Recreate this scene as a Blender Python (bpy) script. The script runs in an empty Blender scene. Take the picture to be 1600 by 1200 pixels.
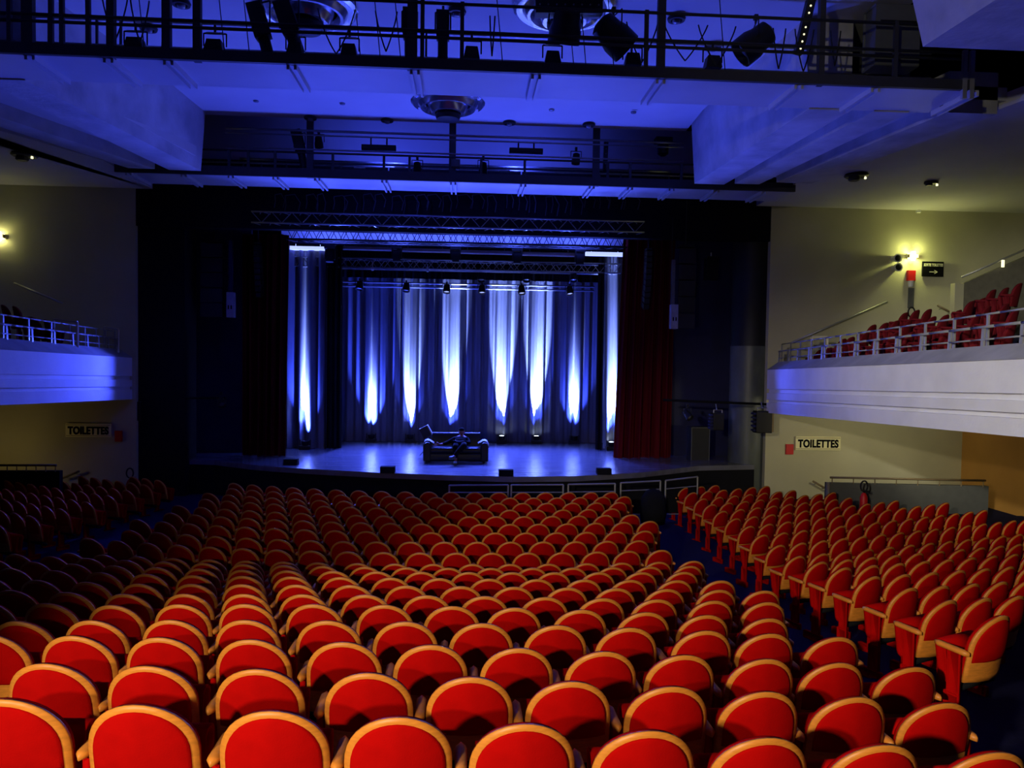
import bpy, bmesh, math, random
from mathutils import Vector, Matrix
random.seed(7)
PI = math.pi
COL = bpy.context.scene.collection
# ------------------------------------------------------------------ camera
F_PX = 1165.0
CAM_Z = 4.05
YAW = math.radians(3.6); PITCH = math.radians(1.96); ROLL = 0.0146
MR = (Matrix.Rotation(-YAW, 3, 'Z') @ Matrix.Rotation(PI/2 - PITCH, 3, 'X') @ Matrix.Rotation(ROLL, 3, 'Z'))
CAM = Vector((0, 0, CAM_Z))
FWD = Vector((math.sin(YAW), math.cos(YAW), 0))      # horizontal viewing direction
RGT = Vector((math.cos(YAW), -math.sin(YAW), 0))
def ray(x, y):
    return MR @ Vector(((x-800)/F_PX, (600-y)/F_PX, -1))
def at(x, y, D):
    r = ray(x, y); return CAM + r * (D / r.dot(FWD))
def atY(x, y, Y):
    r = ray(x, y); return CAM + r * (Y / r.y)
def atZ(x, y, z):
    r = ray(x, y); return CAM + r * ((z-CAM_Z)/r.z)
def atX(x, y, X):
    r = ray(x, y); return CAM + r * (X/r.x)
cam_d = bpy.data.cameras.new('camera'); cam_d.sensor_width = 36; cam_d.lens = 36*F_PX/1600
cam_d.clip_end = 200
cam_o = bpy.data.objects.new('camera', cam_d); COL.objects.link(cam_o)
cam_o.matrix_world = Matrix.Translation(CAM) @ MR.to_4x4()
bpy.context.scene.camera = cam_o
# ------------------------------------------------------------------ materials
MATS = {}
def mat(name, col, rough=.6, metal=0.0, var=.12, scale=6.0, bump=0.0, bscale=None, spec=.5, sheen=0.0, stretch=None):
    m = bpy.data.materials.new(name); m.use_nodes = True
    nt = m.node_tree; nd = nt.nodes; lk = nt.links
    b = nd['Principled BSDF']
    b.inputs['Roughness'].default_value = rough; b.inputs['Metallic'].default_value = metal
    b.inputs['Specular IOR Level'].default_value = spec
    if sheen: b.inputs['Sheen Weight'].default_value = sheen
    tc = nd.new('ShaderNodeTexCoord'); mp = nd.new('ShaderNodeMapping')
    lk.new(tc.outputs['Object'], mp.inputs['Vector'])
    if stretch: mp.inputs['Scale'].default_value = stretch
    n = nd.new('ShaderNodeTexNoise'); n.inputs['Scale'].default_value = scale; n.inputs['Detail'].default_value = 5
    lk.new(mp.outputs['Vector'], n.inputs['Vector'])
    r = nd.new('ShaderNodeValToRGB')
    c0 = [max(0, c*(1-var)) for c in col]; c1 = [min(1, c*(1+var)) for c in col]
    r.color_ramp.elements[0].position = .3; r.color_ramp.elements[0].color = (*c0, 1)
    r.color_ramp.elements[1].position = .7; r.color_ramp.elements[1].color = (*c1, 1)
    lk.new(n.outputs['Fac'], r.inputs['Fac']); lk.new(r.outputs['Color'], b.inputs['Base Color'])
    if bump:
        n2 = nd.new('ShaderNodeTexNoise'); n2.inputs['Scale'].default_value = bscale or scale*4; n2.inputs['Detail'].default_value = 6
        lk.new(mp.outputs['Vector'], n2.inputs['Vector'])
        bp = nd.new('ShaderNodeBump'); bp.inputs['Strength'].default_value = bump; bp.inputs['Distance'].default_value = .02
        lk.new(n2.outputs['Fac'], bp.inputs['Height']); lk.new(bp.outputs['Normal'], b.inputs['Normal'])
    MATS[name] = m; return m
def emis(name, col, strength):
    m = bpy.data.materials.new(name); m.use_nodes = True
    b = m.node_tree.nodes['Principled BSDF']
    b.inputs['Base Color'].default_value = (*col, 1); b.inputs['Emission Color'].default_value = (*col, 1)
    b.inputs['Emission Strength'].default_value = strength
    MATS[name] = m; return m
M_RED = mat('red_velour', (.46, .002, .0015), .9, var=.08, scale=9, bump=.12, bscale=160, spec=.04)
M_WOOD = mat('beech_rim', (.74, .255, .030), .45, var=.14, scale=5, stretch=(3, 3, 14), spec=.45)
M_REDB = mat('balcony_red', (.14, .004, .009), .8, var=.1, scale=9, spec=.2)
M_CARPET = mat('navy_carpet', (.012, .013, .05), .95, var=.25, scale=30, bump=.2, bscale=200, spec=.1)
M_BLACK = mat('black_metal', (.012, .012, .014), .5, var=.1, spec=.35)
M_BLACKM = mat('matt_black_paint', (.010, .010, .012), .9, var=.15, spec=.1)
M_BLK_CLOTH = mat('black_drape', (.010, .010, .014), .95, var=.2, scale=3, spec=.08)
M_STEEL = mat('brushed_steel', (.45, .45, .47), .32, metal=.85, var=.08, scale=12)
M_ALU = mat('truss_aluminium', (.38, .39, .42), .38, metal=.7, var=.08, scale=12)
M_PLASTER = mat('ceiling_plaster', (.52, .50, .48), .85, var=.10, scale=1.3, bump=.35, bscale=6)
M_ROUGHPL = mat('rough_plaster_beam', (.47, .46, .45), .9, var=.22, scale=1.6, bump=.8, bscale=7)
M_CEIL = mat('smooth_ceiling', (.55, .54, .52), .85, var=.05, scale=1.0)
M_WALL = mat('cream_wall', (.52, .50, .32), .85, var=.07, scale=.9, bump=.25, bscale=40)
M_ORANGE = mat('ochre_wall', (.50, .25, .045), .85, var=.07, scale=1.2, bump=.2, bscale=40)
M_NAVY = mat('navy_panel', (.007, .009, .06), .6, var=.15, scale=2.0)
M_GREYCOL = mat('grey_concrete', (.095, .110, .095), .45, var=.28, scale=2.2, stretch=(1, 1, .5), bump=.2)
M_DARKCOL = mat('dark_paint_column', (.006, .007, .007), .6, var=.2)
M_BALC = mat('balcony_render', (.80, .80, .82), .85, var=.06, scale=1.5, bump=.2, bscale=20)
M_SLAB = mat('balcony_top_stone', (.36, .36, .38), .7, var=.15, scale=2.2)
M_RAIL = mat('rail_paint', (.42, .42, .40), .35, metal=.5, var=.06)
M_BRIDGE = mat('bridge_panel', (.50, .50, .52), .55, var=.06, scale=1.2)
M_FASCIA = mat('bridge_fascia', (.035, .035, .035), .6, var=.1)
M_STAGE = mat('stage_floor', (.15, .15, .17), .24, var=.22, scale=2.0, bump=.12, bscale=14, stretch=(.35, 4, 1), spec=.6)
M_DRAPE = mat('blue_grey_drape', (.16, .17, .22), .8, var=.1, scale=3, stretch=(4, 4, .4), spec=.2)
M_DRAPE_RED = mat('red_stage_curtain', (.10, .002, .005), .85, var=.15, scale=3, stretch=(4, 4, .4), spec=.15)
M_WHITE = mat('white_gloss', (.7, .7, .7), .35, var=.03)
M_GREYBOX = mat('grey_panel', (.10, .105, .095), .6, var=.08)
M_BRASS = mat('brown_rail', (.20, .15, .08), .45, var=.1)
M_SIGN = mat('cream_sign', (.90, .86, .48), .5, var=.02)
M_SIGNRED = mat('red_plate', (.60, .008, .01), .5, var=.03)
M_INK = mat('black_ink', (.004, .004, .005), .8, var=.0, spec=.08)
M_CREAM = mat('cream_letters', (.75, .72, .5), .6, var=.0)
M_SKIN = mat('skin', (.42, .18, .14), .55, var=.05)
M_SUIT = mat('black_suit', (.005, .005, .007), .9, var=.1, spec=.1)
M_LEATHER = mat('black_leather', (.006, .007, .010), .34, var=.1, bump=.15, bscale=60, spec=.3)
M_CHROME = mat('spun_metal', (.55, .56, .60), .22, metal=.9, var=.05)
M_GLASSY = mat('lamp_lens', (.30, .32, .36), .12, metal=.4, var=.05)
M_LAMP = emis('sconce_glow', (1.0, .95, .42), 26.0)
M_BEAMLENS = emis('uplight_lens', (.75, .85, 1.0), 14.0)
M_LED = emis('pixel_led', (.9, .85, .5), 1.6)
M_STRIP = emis('lit_strip', (.45, .55, 1.0), 1.2)
M_SPOTLENS = emis('spot_lens', (.45, .5, .65), .9)
# ------------------------------------------------------------------ mesh builder
class MB:
    def __init__(s): s.v = []; s.f = []; s.mi = []; s.cur = 0
    def add(s, vs, fs):
        o = len(s.v); s.v += [Vector(p) for p in vs]
        s.f += [tuple(i+o for i in f) for f in fs]; s.mi += [s.cur]*len(fs); return s
    def box(s, c, size, rot=None):
        c = Vector(c); hx, hy, hz = [q/2 for q in size]
        vs = [Vector((x, y, z)) for x in (-hx, hx) for y in (-hy, hy) for z in (-hz, hz)]
        if rot is not None: vs = [rot @ p for p in vs]
        return s.add([c+p for p in vs], [(0, 1, 3, 2), (4, 6, 7, 5), (0, 4, 5, 1), (2, 3, 7, 6), (0, 2, 6, 4), (1, 5, 7, 3)])
    def hexa(s, lo, hi):      # two quads
        return s.add(list(lo)+list(hi), [(3, 2, 1, 0), (4, 5, 6, 7), (0, 1, 5, 4), (1, 2, 6, 5), (2, 3, 7, 6), (3, 0, 4, 7)])
    def bar(s, p, q, r, n=8, r2=None, cap=True):
        p = Vector(p); q = Vector(q); d = (q-p)
        if d.length < 1e-6: return s
        d.normalize(); a = d.orthogonal().normalized(); b = d.cross(a); r2 = r if r2 is None else r2
        vs = []
        for c, rr in ((p, r), (q, r2)):
            for i in range(n):
                t = 2*PI*i/n; vs.append(c + a*math.cos(t)*rr + b*math.sin(t)*rr)
        fs = [(i, (i+1) % n, n+(i+1) % n, n+i) for i in range(n)]
        if cap: fs += [tuple(range(n-1, -1, -1)), tuple(range(n, 2*n))]
        return s.add(vs, fs)
    def beam(s, p, q, w, h, up=Vector((0, 0, 1))):   # rectangular bar p->q
        p = Vector(p); q = Vector(q); d = (q-p).normalized(); a = d.cross(up)
        if a.length < 1e-4: a = d.cross(Vector((0, 1, 0)))
        a.normalize(); b = a.cross(d)
        A = a*w/2; B = b*h/2
        return s.hexa([p-A-B, p+A-B, p+A+B, p-A+B], [q-A-B, q+A-B, q+A+B, q-A+B])
    def path(s, pts, r, n=6):
        for a, b in zip(pts[:-1], pts[1:]): s.bar(a, b, r, n)
        return s
    def lathe(s, prof, c, axis='Z', n=24, M=None):
        vs = []; c = Vector(c)
        for (r, z) in prof:
            for i in range(n):
                t = 2*PI*i/n; p = Vector((r*math.cos(t), r*math.sin(t), z))
                if M is not None: p = M @ p
                vs.append(c+p)
        fs = []
        for k in range(len(prof)-1):
            for i in range(n):
                j = (i+1) % n; fs.append((k*n+i, k*n+j, (k+1)*n+j, (k+1)*n+i))
        fs += [tuple(range(n-1, -1, -1)), tuple((len(prof)-1)*n+i for i in range(n))]
        return s.add(vs, fs)
    def prism(s, poly, vec):
        n = len(poly); vec = Vector(vec); vs = [Vector(p) for p in poly]; vs += [p+vec for p in vs]
        return s.add(vs, [tuple(range(n-1, -1, -1)), tuple(range(n, 2*n))]+[(i, (i+1) % n, n+(i+1) % n, n+i) for i in range(n)])
    def grid(s, pts):          # pts[i][j]
        o = len(s.v); ni = len(pts); nj = len(pts[0])
        for row in pts: s.v += [Vector(p) for p in row]
        for i in range(ni-1):
            for j in range(nj-1):
                s.f.append((o+i*nj+j, o+i*nj+j+1, o+(i+1)*nj+j+1, o+(i+1)*nj+j)); s.mi.append(s.cur)
        return s
    def build(s, name, m, parent=None, smooth=False, solid=0, bevel=0, flip=False):
        me = bpy.data.meshes.new(name)
        vs = s.v
        if parent is not None and 'M' in META.get(parent.name, {}):
            Mi = META[parent.name]['M'].inverted(); vs = [Mi @ p for p in vs]
        me.from_pydata([tuple(p) for p in vs], [], s.f)
        ms = m if isinstance(m, (list, tuple)) else [m]
        for k in ms: me.materials.append(k)
        if len(ms) > 1: me.polygons.foreach_set('material_index', s.mi)
        bm = bmesh.new(); bm.from_mesh(me); bmesh.ops.recalc_face_normals(bm, faces=bm.faces); bm.to_mesh(me); bm.free()
        if smooth:
            me.polygons.foreach_set('use_smooth', [True]*len(me.polygons))
            if smooth == 'auto':
                for e in me.edges: pass
        me.update()
        o = bpy.data.objects.new(name, me); COL.objects.link(o)
        if parent is not None:
            o.parent = parent
            if parent.name in META: META[o.name] = META[parent.name]
        if solid:
            k = o.modifiers.new('solid', 'SOLIDIFY'); k.thickness = solid; k.offset = 0
        if bevel:
            k = o.modifiers.new('bevel', 'BEVEL'); k.width = bevel; k.segments = 2; k.limit_method = 'ANGLE'
        if smooth == 'auto':
            k = o.modifiers.new('split', 'EDGE_SPLIT'); k.split_angle = math.radians(40)
        return o
META = {}
def tag(o, label=None, cat=None, group=None, kind=None):
    if label: o['label'] = label
    if cat: o['category'] = cat
    if group: o['group'] = group
    if kind: o['kind'] = kind
    return o
def thing(name, label, cat, loc=(0, 0, 0), rotz=0, group=None):
    o = bpy.data.objects.new(name, None); COL.objects.link(o); o.empty_display_size = .2
    o.location = loc; o.rotation_euler = (0, 0, rotz)
    META[o.name] = {'M': Matrix.Translation(Vector(loc)) @ Matrix.Rotation(rotz, 4, 'Z')}
    return tag(o, label, cat, group)
def lmat(root):     # local->world of a thing
    return META[root.name]['M']
def struct(name, mb, m, label=None, **k):
    o = mb.build(name, m, **k); o['kind'] = 'structure'
    if label: o['label'] = label
    return o
def put(mb, M):
    mb.v = [M @ p for p in mb.v]; return mb
ORD = ['zeroth', 'first', 'second', 'third', 'fourth', 'fifth', 'sixth', 'seventh', 'eighth', 'ninth', 'tenth', 'eleventh', 'twelfth', 'thirteenth', 'fourteenth', 'fifteenth', 'sixteenth', 'seventeenth', 'eighteenth', 'nineteenth', 'twentieth', 'twenty-first', 'twenty-second', 'twenty-third', 'twenty-fourth', 'twenty-fifth']
STAGE_Z = 1.0
# ================================================================== SEATS
ROWS_FRONT = [
 [(596,768), (633,767.6), (670,768), (705,769), (742,769.4), (780,769.4), (817,769.6), (853,769.4), (889,769), (924,769), (956,769)],
 [(608,775.4), (644,776), (682,777), (720,777), (759,777.6), (797,777.4), (834,778), (871,777), (907,776.6), (943,777), (976,775)],
 [(656,786), (698,785.6), (738,786), (778,786), (817,786), (855,786), (895,786), (932,784.4), (968,785)],
 [(630,794.4), (671,795), (713,795.6), (756,796.4), (797,796.4), (839,796.4), (880,796.4), (920,796), (957,794)],
 [(600,806), (643,806), (686,806.6), (733,807), (775,806.6), (819,806.6), (863,806.4), (905,806), (946,804.4), (987,804)],
 [(610,817.4), (659,818.4), (704,818.6), (752,818.6), (797,818.4), (842,818.6), (887,818.4), (931,817), (975,815.6), (1016,814)],
 [(572,831), (625,830.4), (674,831), (726,832.4), (774,832), (822,832), (870,832.4), (917,832), (964,830.6), (1008,828.6)],
 [(536,845.6), (588,846.6), (641,847), (694,846.4), (746,847), (798,846), (849,846.4), (900,846), (949,845.4), (998,844.4)],
 [(486,861), (543,862), (599,863.4), (656,863.4), (713,863.4), (769,864.4), (825,863), (879,863.4), (933,862.4), (983,860.4), (1034,859.4)]]
ROWS_REAR = [
 [(442,878), (496,879), (558,880.6), (617,880.6), (677,881.6), (738,881.6), (797,881.4), (857,881), (917,880), (972,879.4), (1030,879), (1084,876)],
 [(443,883.6), (504,885.4), (570,885.4), (635,886), (700,887), (767,888), (832,887.4), (895,888.4), (958,887), (1016,885), (1078,884.4)],
 [(378,891), (448,891.6), (520,892), (588,893), (658,894.4), (732,894.4), (800,894.4), (866,894.4), (936,894.4), (1003,894.5), (1069,894)],
 [(300,899.6), (378,900.6), (454,900.6), (531,902.6), (610,903), (686,904), (764,904), (839,904), (913,906.4), (985,907.6), (1058,908), (1127,906.4)],
 [(214,913.6), (298,914), (377,912.4), (462,912.6), (547,914), (634,915), (720,916.6), (803,916.4), (887,919.6), (963,921.6), (1042,922), (1124,922), (1195,921.6)],
 [(192,930.4), (287,929.4), (380,927), (472,928), (570,927.4), (666,930), (757,933), (852,935.4), (942,937.4), (1027,938.4), (1116,938.4), (1200,940)],
 [(172,946.4), (278,948), (381,942.4), (488,942.4), (600,944.4), (706,949), (804,950.4), (909,955.4), (1010,959), (1105,961), (1202,966)],
 [(24,973), (140,972), (264,968.6), (381,966.6), (510,968), (632,972), (753,976), (871,979.4), (984,983.5), (1104,988), (1204,992), (1310,993.6)],
 [(110,1000), (246,998), (389,995), (534,997), (672,1006), (810,1018), (944,1023), (1070,1028), (1198,1034), (1312,1036), (1430,1040)],
 [(66,1041), (225,1044), (398,1042), (573,1048), (735,1058), (893,1071), (1050,1077), (1197,1086), (1340,1089), (1480,1098)],
 [(0,1100), (208,1100), (420,1108), (620,1120), (820,1132), (1015,1150), (1200,1160), (1383,1165), (1560,1175)]]

SEAT_H = .92
def outline(w, ztop, zbot, b, n=18, nb=3):
    """inverted-U outline, counter-clockwise seen from +Y: list of (x, z)"""
    a = w/2; pts = []
    for i in range(n+1):
        t = PI*i/n; pts.append((a*math.cos(t), ztop-b+b*math.sin(t)))
    for k in range(1, nb): pts.append((-a, (ztop-b)+(zbot-ztop+b)*k/nb))
    pts.append((-a, zbot))
    for k in range(1, 4): pts.append((-a+2*a*k/4, zbot))
    pts.append((a, zbot))
    for k in range(nb-1, 0, -1): pts.append((a, (ztop-b)+(zbot-ztop+b)*k/nb))
    return pts
def surf_y(x, z):
    return (SEAT_H-z)*.17 + .055*(x/.24)**2 - .0
def pad(mb, ol, y_rear, thick, bulge_r=0, bulge_f=0, rings=(1, .93, .8, .5, .2)):
    """closed pad following the curved back: rear surface y_rear, front y_rear+thick"""
    cx = 0; cz = sum(p[1] for p in ol)/len(ol); n = len(ol)
    vs = []; fs = []
    def ring(side, s):
        k = len(vs)
        e = (1-s**3)
        for (x, z) in ol:
            X = cx+(x-cx)*s; Z = cz+(z-cz)*s
            y = surf_y(X, Z)+y_rear + (-bulge_r*e if side == 0 else thick+bulge_f*e)
            vs.append(Vector((X, y, Z)))
        return k
    for side in (0, 1):
        ks = [ring(side, s) for s in rings]
        if side == 0: k0 = ks[0]
        else: k1 = ks[0]
        for a, b in zip(ks[:-1], ks[1:]):
            for i in range(n):
                j = (i+1) % n; fs.append((a+i, a+j, b+j, b+i))
        c = len(vs); y = surf_y(cx, cz)+y_rear+(-bulge_r if side == 0 else thick+bulge_f)
        vs.append(Vector((cx, y, cz)))
        for i in range(n): fs.append((ks[-1]+i, ks[-1]+(i+1) % n, c))
    for i in range(n): fs.append((k0+i, k0+(i+1) % n, k1+(i+1) % n, k1+i))
    mb.add(vs, fs); return mb
def capsule_xz(mb, x, y0, y1, z0, z1, w, h):
    """arm-rest bar running along y with rounded ends and rounded edge"""
    pts = []
    L = y1-y0
    for k in range(9):
        t = k/8; yy = y0+L*t; zz = z0+(z1-z0)*t
        e = min(t, 1-t)*L; f = 1 if e > w/2 else math.sqrt(max(.04, 1-((w/2-e)/(w/2))**2))
        pts.append([(x+math.cos(q)*w/2*f*1.0, yy, zz+math.sin(q)*h/2*(.55+.45*f)) for q in [2*PI*i/10 for i in range(10)]])
    o = len(mb.v); n = 10
    vs = [p for r in pts for p in r]; fs = []
    for a in range(8):
        for i in range(n): fs.append((a*n+i, a*n+(i+1) % n, (a+1)*n+(i+1) % n, (a+1)*n+i))
    fs.append(tuple(range(n-1, -1, -1))); fs.append(tuple(8*n+i for i in range(n)))
    mb.add(vs, fs); return mb
def rbox(mb, c, size, r=.03, rot=None, n=4):
    """box with rounded edges: superellipse loft along x"""
    hx, hy, hz = [q/2 for q in size]; vs = []; fs = []; N = 20; xs = []
    for k in range(n+1):
        t = PI/2*k/n; xs.append((-hx+r*(1-math.sin(t)), r*(1-math.cos(t))))
    xs += [(-a, b) for a, b in reversed(xs)]
    def sec(inset):
        out = []; h1 = hy-inset; h2 = hz-inset; rr = max(r-inset*.5, .004)
        for (sx, sy, a0) in ((1, 1, 0), (-1, 1, PI/2), (-1, -1, PI), (1, -1, 1.5*PI)):
            for k in range(5):
                a = a0+PI/2*k/4; out.append((sx*(h1-rr)+rr*math.cos(a), sy*(h2-rr)+rr*math.sin(a)))
        return out
    for (x, ins) in xs:
        for (y, z) in sec(r-ins if ins < r else 0): vs.append(Vector((x, y, z)))
    m = len(xs)
    for a in range(m-1):
        for i in range(N): fs.append((a*N+i, a*N+(i+1) % N, (a+1)*N+(i+1) % N, (a+1)*N+i))
    fs.append(tuple(range(N-1, -1, -1))); fs.append(tuple((m-1)*N+i for i in range(N)))
    if rot is not None: vs = [rot @ p for p in vs]
    mb.add([Vector(c)+p for p in vs], fs); return mb
def seat_parts():
    P = []
    ol = outline(.48, SEAT_H, .42, .24)
    P.append(('back_shell', pad(MB(), ol, 0, .018, rings=(1, .88, .7, .45, .2)), M_WOOD))
    ol2 = outline(.424, SEAT_H-.029, .575, .219)
    P.append(('rear_panel', pad(MB(), ol2, -.006, .006, bulge_r=.016), M_RED))
    ol3 = outline(.468, SEAT_H-.008, .42, .234)
    P.append(('back_cushion', pad(MB(), ol3, .018, .028, bulge_f=.03), M_RED))
    P.append(('seat_cushion', rbox(MB(), (0, .31, .52), (.41, .11, .32), .05, Matrix.Rotation(math.radians(-8), 3, 'X')), M_RED))
    P.append(('armrest', capsule_xz(MB(), -.275, .08, .34, .65, .662, .058, .046), M_WOOD))
    s = MB(); rbox(s, (-.275, .19, .48), (.036, .09, .33), .012); rbox(s, (-.275, .20, .17), (.04, .11, .34), .012)
    rbox(s, (-.275, .24, .045), (.05, .26, .09), .012)
    P.append(('side_support', s, M_RED))
    b = MB(); b.box((0, .2, .36), (.5, .05, .04)); 
    P.append(('seat_frame', b, M_BLACKM))
    return P
SEAT_PARTS = seat_parts()
def mirror_parts():
    out = []
    for nm, mb, m in SEAT_PARTS:
        if nm in ('armrest', 'side_support'):
            k = MB(); k.v = [Vector((-p.x, p.y, p.z)) for p in mb.v]; k.f = list(mb.f); k.mi = list(mb.mi); out.append((nm, k, m))
    return out
END_PARTS = mirror_parts()
seats = []     # dict(pos (world base), rot, sx, end, D, label, group)
def add_seat(top, face, sx, end, D, label, group, xp, big=True):
    seats.append(dict(top=top, rz=math.atan2(-face.x, face.y), sx=sx, end=end, D=D, label=label, group=group, xp=xp, big=big))
def plan(X, D): return RGT*X + FWD*D
def quadfit(xs, zs):
    n = len(xs); A = [[sum(x**(i+j) for x in xs) for j in range(3)] for i in range(3)]; B = [sum(z*x**i for x, z in zip(xs, zs)) for i in range(3)]
    M = Matrix(A); return M.inverted() @ Vector(B)
def px_of(p):
    v = MR.transposed() @ (p-CAM); return 800+F_PX*v.x/-v.z, 600-F_PX*v.y/-v.z
def centre_rows(rows, C, near, rname, total, group):
    for r, (row, d0) in enumerate(zip(rows, near)):
        R = C[1]-d0; P = []
        for (x, y) in row:
            k = ray(x, y); kx = k.dot(RGT)/k.dot(FWD)
            a = kx*kx+1; b = -2*(kx*C[0]+C[1]); c = C[0]**2+C[1]**2-R*R
            D = (-b-math.sqrt(b*b-4*a*c))/(2*a); P.append((kx*D, D, at(x, y, D).z))
        q = quadfit([p[0] for p in P], [p[2] for p in P])
        ang = [math.atan2(p[0]-C[0], C[1]-p[1]) for p in P]
        # extend towards the left aisle along the arc
        a0 = ang[0]; zl = q[0]+q[1]*P[0][0]+q[2]*P[0][0]**2; ext = []
        while True:
            a0 -= .55/R; X = C[0]+R*math.sin(a0); D = C[1]-R*math.cos(a0)
            if X < -6.9: break
            if px_of(plan(X, D)+Vector((0, 0, 1)))[0] < -60: break
            ext.insert(0, (X, D, zl))
        n = len(P)+len(ext)
        allp = ext+[(p[0], p[1], q[0]+q[1]*p[0]+q[2]*p[0]**2) for p in P]
        for i, (X, D, z) in enumerate(allp):
            w = plan(X, D); w.z = z
            f = (plan(*C)-plan(X, D)).normalized()
            k = n-i
            rw = rname(r)
            lab = 'red velour seat, %s, %s from right aisle' % (rw, ORD[k])
            xpx = px_of(w)[0]
            dark = (i < len(ext)) and (D > 8.5)
            add_seat(w, f, 1.0, k == 1, D, lab, group, xpx, not dark)
FR = [17.2, 16.5, 15.85, 15.15, 14.4, 13.65, 12.9, 12.15, 11.4]
centre_rows(ROWS_FRONT, (-2.0, 31.0), FR, lambda r: 'centre block, %s row from stage' % ORD[r+1], 9, 'theatre seats in the centre block')
UR = [10.65, 9.85, 9.1, 8.35, 7.6, 6.8, 6.05, 5.3, 4.6, 3.88, 3.12]
centre_rows(ROWS_REAR, (-2.5, 37.0), UR, lambda r: ('centre block, %s row up from photo bottom' % ORD[11-r]), 11, 'theatre seats in the centre block')
# right-hand block: straight rows turned towards the stage
AISLE = [(1073,762),(1084,769.4),(1100,779),(1114,788),(1131,798.4),(1151,810),(1173,822),(1194,835.6),(1220,851.6),(1250,869),(1285,878),(1322,887),(1368,901),(1425,919),(1486,938.5),(1568,963)]
AD = [18.8, 18.1, 17.4, 16.6, 15.7, 14.8, 13.8, 12.75, 11.7, 10.7, 9.75, 8.85, 7.95, 7.1, 6.2, 5.3]
AN = [3, 6, 7, 9, 9, 11, 13, 14, 15, 15, 15, 15, 15, 15, 15, 15]
TR = math.radians(27)
right_rows = []
for r, ((x, y), D) in enumerate(zip(AISLE, AD)):
    top = at(x, y, D); X0 = (top-CAM).dot(RGT)
    s = .487 if r <= 8 else .50
    g = 0 if r <= 6 else .006*(r-6)
    tr = TR
    for k in range(AN[r]):
        X = X0+s*k*math.cos(tr); Dk = D+s*k*math.sin(tr)
        w = plan(X, Dk); w.z = top.z - g*k
        xpx = px_of(w)[0]
        if xpx > 1625: break
        f = (-RGT*math.sin(tr)+FWD*math.cos(tr))
        rw = 'right block, %s row from %s' % ((ORD[r+1], 'stage') if r < 8 else (ORD[16-r], 'photo bottom'))
        add_seat(w, f, s/.55, False, Dk, 'red velour seat, %s, %s in from aisle' % (rw, ORD[k+1]), 'theatre seats in the right block', xpx)
# left-hand block, in the dark: mirror image of the right one about the hall's middle line
nl = len(seats)
for s_ in list(seats):
    if s_['group'].endswith('right block'):
        v = s_['top']; X = (v-CAM).dot(RGT); D = (v-CAM).dot(FWD); X2 = -4.5-X
        w = plan(X2, D); w.z = v.z
        xpx = px_of(w)[0]
        if xpx < -60: continue
        f = (RGT*math.sin(TR)+FWD*math.cos(TR))
        add_seat(w, f, s_['sx'], False, D, None, 'far', xpx, False)
big = sorted([s_ for s_ in seats if s_['big'] and -40 < s_['xp'] < 1640], key=lambda q: q['D'])[:300]
for s_ in big: s_['ind'] = True
seat_meshes = []
def mk_meshes(parts):
    out = []
    for nm, mb, m in parts:
        o = mb.build(nm, m, smooth=True)
        if nm in ('back_shell',):
            pass
        out.append((nm, o))
    return out
proto = mk_meshes(SEAT_PARTS); protoE = mk_meshes(END_PARTS)
first = True
used_proto = set()
for s_ in seats:
    base = Vector((s_['top'].x, s_['top'].y, s_['top'].z-SEAT_H)); s_['base'] = base
    if not s_.get('ind'): continue
    root = bpy.data.objects.new('theatre_seat', None); COL.objects.link(root); root.empty_display_size = .2
    root.location = base; root.rotation_euler = (0, 0, s_['rz']); root.scale = (s_['sx'], 1, 1)
    tag(root, s_['label'], 'seat', s_['group'])
    for nm, o in proto + (protoE if s_['end'] else []):
        if (nm, o.name) not in used_proto:
            c = o; used_proto.add((nm, o.name))
        else:
            c = o.copy(); COL.objects.link(c)
        c.parent = root
def merged(lst, name, label, cat, group):
    mb = MB(); ms = [M_WOOD, M_RED, M_BLACKM]
    for s_ in lst:
        M = Matrix.Translation(s_['base']) @ Matrix.Rotation(s_['rz'], 4, 'Z') @ Matrix.Diagonal((s_['sx'], 1, 1, 1))
        for nm, pm, m in SEAT_PARTS + (END_PARTS if s_['end'] else []):
            mb.cur = ms.index(m); mb.add([M @ p for p in pm.v], pm.f)
    o = mb.build(name, ms, smooth=True); tag(o, label, cat, group, 'stuff'); return o
rest = [s_ for s_ in seats if not s_.get('ind')]
merged(rest, 'theatre_seats', 'far small red seats nearest the stage and the unlit seats at left', 'seats', 'theatre seats beyond the nearest three hundred')
# ------------------------------------------------------------------ raked floor under the seats
def idw_floor(x0, x1, y0, y1, st, src, drop, zmin, far=None):
    nx = int((x1-x0)/st)+1; ny = int((y1-y0)/st)+1; pts = []
    for j in range(ny):
        row = []
        for i in range(nx):
            X = x0+i*st; Y = y0+j*st; best = []
            for (sx, sy, sz) in src:
                d = (sx-X)**2+(sy-Y)**2
                best.append((d, sz))
            best.sort(); best = best[:6]
            W = sum(1/(d+.02) for d, _ in best); z = sum(q/(d+.02) for d, q in best)/W
            row.append((X, Y, max(zmin, z-drop)))
        pts.append(row)
    return pts
src = [(s_['base'].x, s_['base'].y+.0, s_['base'].z) for s_ in seats]
# the seats stand with their feet just ahead of the back's top, so sample there
src = [(s_['base'].x - math.sin(s_['rz'])*.2, s_['base'].y+math.cos(s_['rz'])*.2, s_['base'].z) for s_ in seats]
fl = MB().grid(idw_floor(-15, 15, -3, 19.2, .5, src, .015, 0.0))
fo = struct('floor', fl, M_CARPET, smooth=True)
fl2 = MB(); fl2.box((0, 24.5, -.1), (34, 12, .18)); struct('floor_front', fl2, M_CARPET)
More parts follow.
